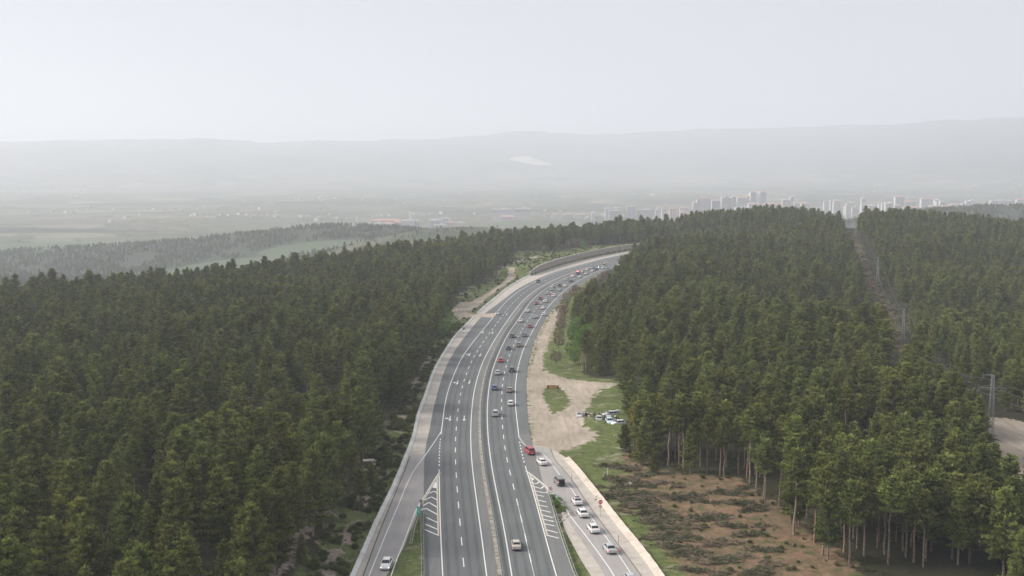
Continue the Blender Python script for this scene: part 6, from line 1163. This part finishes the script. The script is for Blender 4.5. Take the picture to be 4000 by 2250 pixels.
B4(1030, 1190, 228, 'row of white houses right of the notch', 0, 3247, 'red', 5); B4(1190, 1300, 205, 'pale blue block behind the white house row', 4, 3464, 'red', 3); B4(1300, 1420, 245, 'white hall with dark front near the right wooded hill', 0, 3139, band=(.5, .3)); B4(1405, 1500, 225, 'cream block left of the rose one', 1, 3247, strips=3); B4(1510, 1670, 205, 'rose red long block above the right wooded hill', 2, 3572)
B4(1600, 1780, 165, 'cream long block behind the rose red one', 1, 3897, strips=4); B4(1795, 1948, 163, 'cream long block, rightmost of the row behind the hill', 1, 3897, strips=4); B4(1385, 1440, 165, 'pale blocks with twin chimneys in the haze', 4, 4005, strips=1); B4(2158, 2205, 118, 'slim cream tower above the right wooded hill', 1, 3464, strips=1); B4(2205, 2240, 128, 'grey tower joined to the slim cream tower', 3, 3572)
B4(2348, 2400, 172, 'low white tower near the right edge', 0, 3464, strips=1); B4(2432, 2706, 158, 'white stepped tower near the right edge', 0, 3464, strips=2); B4(2490, 2576, 118, 'tallest pale tower at the right edge', 4, 3680, strips=3)
B5 = lambda x0, x1, y, *a, **k: building(1350 + x0 * .3106, 1350 + x1 * .3106, 780 + y * .3106, *a, **k)
B5(372, 455, 296, 'white fronted campus block at the left of the red roofed campus', 0, 2652, depth=24, strips=1); B5(455, 600, 300, 'long rose campus block with red roof', 2, 2706, 'red', 4, depth=24); B5(330, 700, 262, 'long rear campus block with red roofs', 2, 2868, 'red', 8, depth=24); B5(600, 715, 285, 'rose and white campus wing', 2, 2728, 'red', 3); B5(265, 335, 305, 'small rose block at the far left of the campus', 2, 2868)
B5(716, 860, 262, 'white modern campus building with curved flat roof', 0, 2706, depth=26, band=(.55, .2)); B5(868, 932, 270, 'white cube joined to the modern campus building', 0, 2728, strips=2); B5(1060, 1205, 258, 'white block with two dark glass fronts', 0, 2760, strips=2, depth=24); B5(1205, 1298, 238, 'taller white block behind the dark glass fronts', 0, 2814, band=(.5, .2)); B5(1110, 1270, 322, 'low grey hall below the white blocks', 3, 2652); B5(1270, 1365, 285, 'rose and white block right of the dark glass fronts', 2, 2760, 'red', 2); B5(1365, 1500, 290, 'low rose row running to the grassy hill', 2, 2868)
def spire(u, v0, v1, D, lb):
    x, y, z0 = cpos(u, v1, D); z1 = cpos(u, v0, D)[2]; zg = float(hfar(np.array([x]), np.array([y]))[0]) - 1; b = MB(); t = thing('minaret', lb, 'tower', (x, y, zg)); b.tube((0, 0, 0), (0, 0, (z1 - zg) * .8), 1.8, 1.4, 8); b.build('shaft', [CW[0]], t); b = MB(); b.tube((0, 0, (z1 - zg) * .8), (0, 0, z1 - zg), 1.6, .1, 8); b.build('cone_roof', [ROOFG], t)
spire(1393, 842, 862, 2923, 'pale slender minaret left of the red roofed campus'); spire(1602, 822, 838, 3464, 'faint slender minaret above the modern campus building')
# the smaller houses and blocks, each its own
rg = random.Random(5); q = MB(); smalls = []
hl_ = []
for k in range(112):
    a = rg.random()
    if k < 22: u, v, D = rg.uniform(2150, 2420), rg.uniform(836, 856), rg.uniform(3193, 3680)
    elif k < 42: u, v, D = rg.uniform(2560, 2740), rg.uniform(806, 842), rg.uniform(3139, 3789)
    else: u, v, D = rg.uniform(2780, 4000), rg.uniform(782, 816), rg.uniform(3464, 4222)
    wd = rg.uniform(12, 30) if k < 42 else rg.uniform(16, 44); t = building(u, u + wd, v, ('small pale house block in the town strip left of the towers' if k < 22 else 'small red roofed house among the roofs below the towers' if k < 42 else 'small pale block in the right part of the town'), rg.choice([0, 0, 1, 4]) if k < 22 or k >= 42 else rg.choice([0, 2, 1]), D, 'red' if (22 <= k < 42 or rg.random() < .4) else 'flat', 0, 12, grp=['pale blocks of the left town strip', 'red roofed houses below the towers', 'small blocks of the right part of the town'][0 if k < 22 else 1 if k < 42 else 2], name='house'); hl_.append((0 if k < 22 else 1 if k < 42 else 2, u, t))
for g_ in (0, 1, 2):
    for n_, (_, u, t) in enumerate(sorted([q for q in hl_ if q[0] == g_], key=lambda q: q[1])): t['label'] = '%s small %s from the left %s' % (ORD_(n_ + 1), ['pale house block', 'red roofed house', 'pale block'][g_], ['in the left town strip', 'among the roofs below the towers', 'in the right part of the town'][g_])
# far scattered farmsteads and villages: specks
b = MB()
for k in range(200):
    c = rg.choice([(-1500, 4200), (-600, 5200), (-2400, 5600), (300, 6100), (-3464, 7000), (1500, 6500), (3572, 7200), (-900, 3572), (-300, 3789)]); x, y = c[0] + rg.gauss(0, 420), c[1] + rg.gauss(0, 130)
    if abs(x) > y * .5: continue
    z = float(hfar(np.array([x]), np.array([y]))[0]); s = rg.uniform(5, 11); b.box((x, y, z + s * .3), (s * 1.6, s, s * .7 + 2), rg.uniform(0, 3))
o = b.build('far_village', [mat('village_walls', (.45, .43, .4), .9)]); tag(o, 'faint specks of villages scattered over the hazy valley floor', 'village', None, 'stuff')

# ---------------------------------------------------------------- haze
HZ = bpy.data.materials.new('haze'); HZ.use_nodes = True; nt = HZ.node_tree; nt.nodes.clear(); out = N(nt, 'ShaderNodeOutputMaterial'); pv = N(nt, 'ShaderNodeVolumePrincipled')
pv.inputs['Color'].default_value = (.88, .92, 1, 1); pv.inputs['Density'].default_value = .00017; pv.inputs['Anisotropy'].default_value = .2
nt.links.new(pv.outputs[0], out.inputs['Volume'])
b = MB(); b.box((0, 9700, 295), (30000, 21400, 1010)); o = b.build('haze', [HZ]); tag(o, 'pale blue grey haze over the valley', 'haze', None, 'stuff')
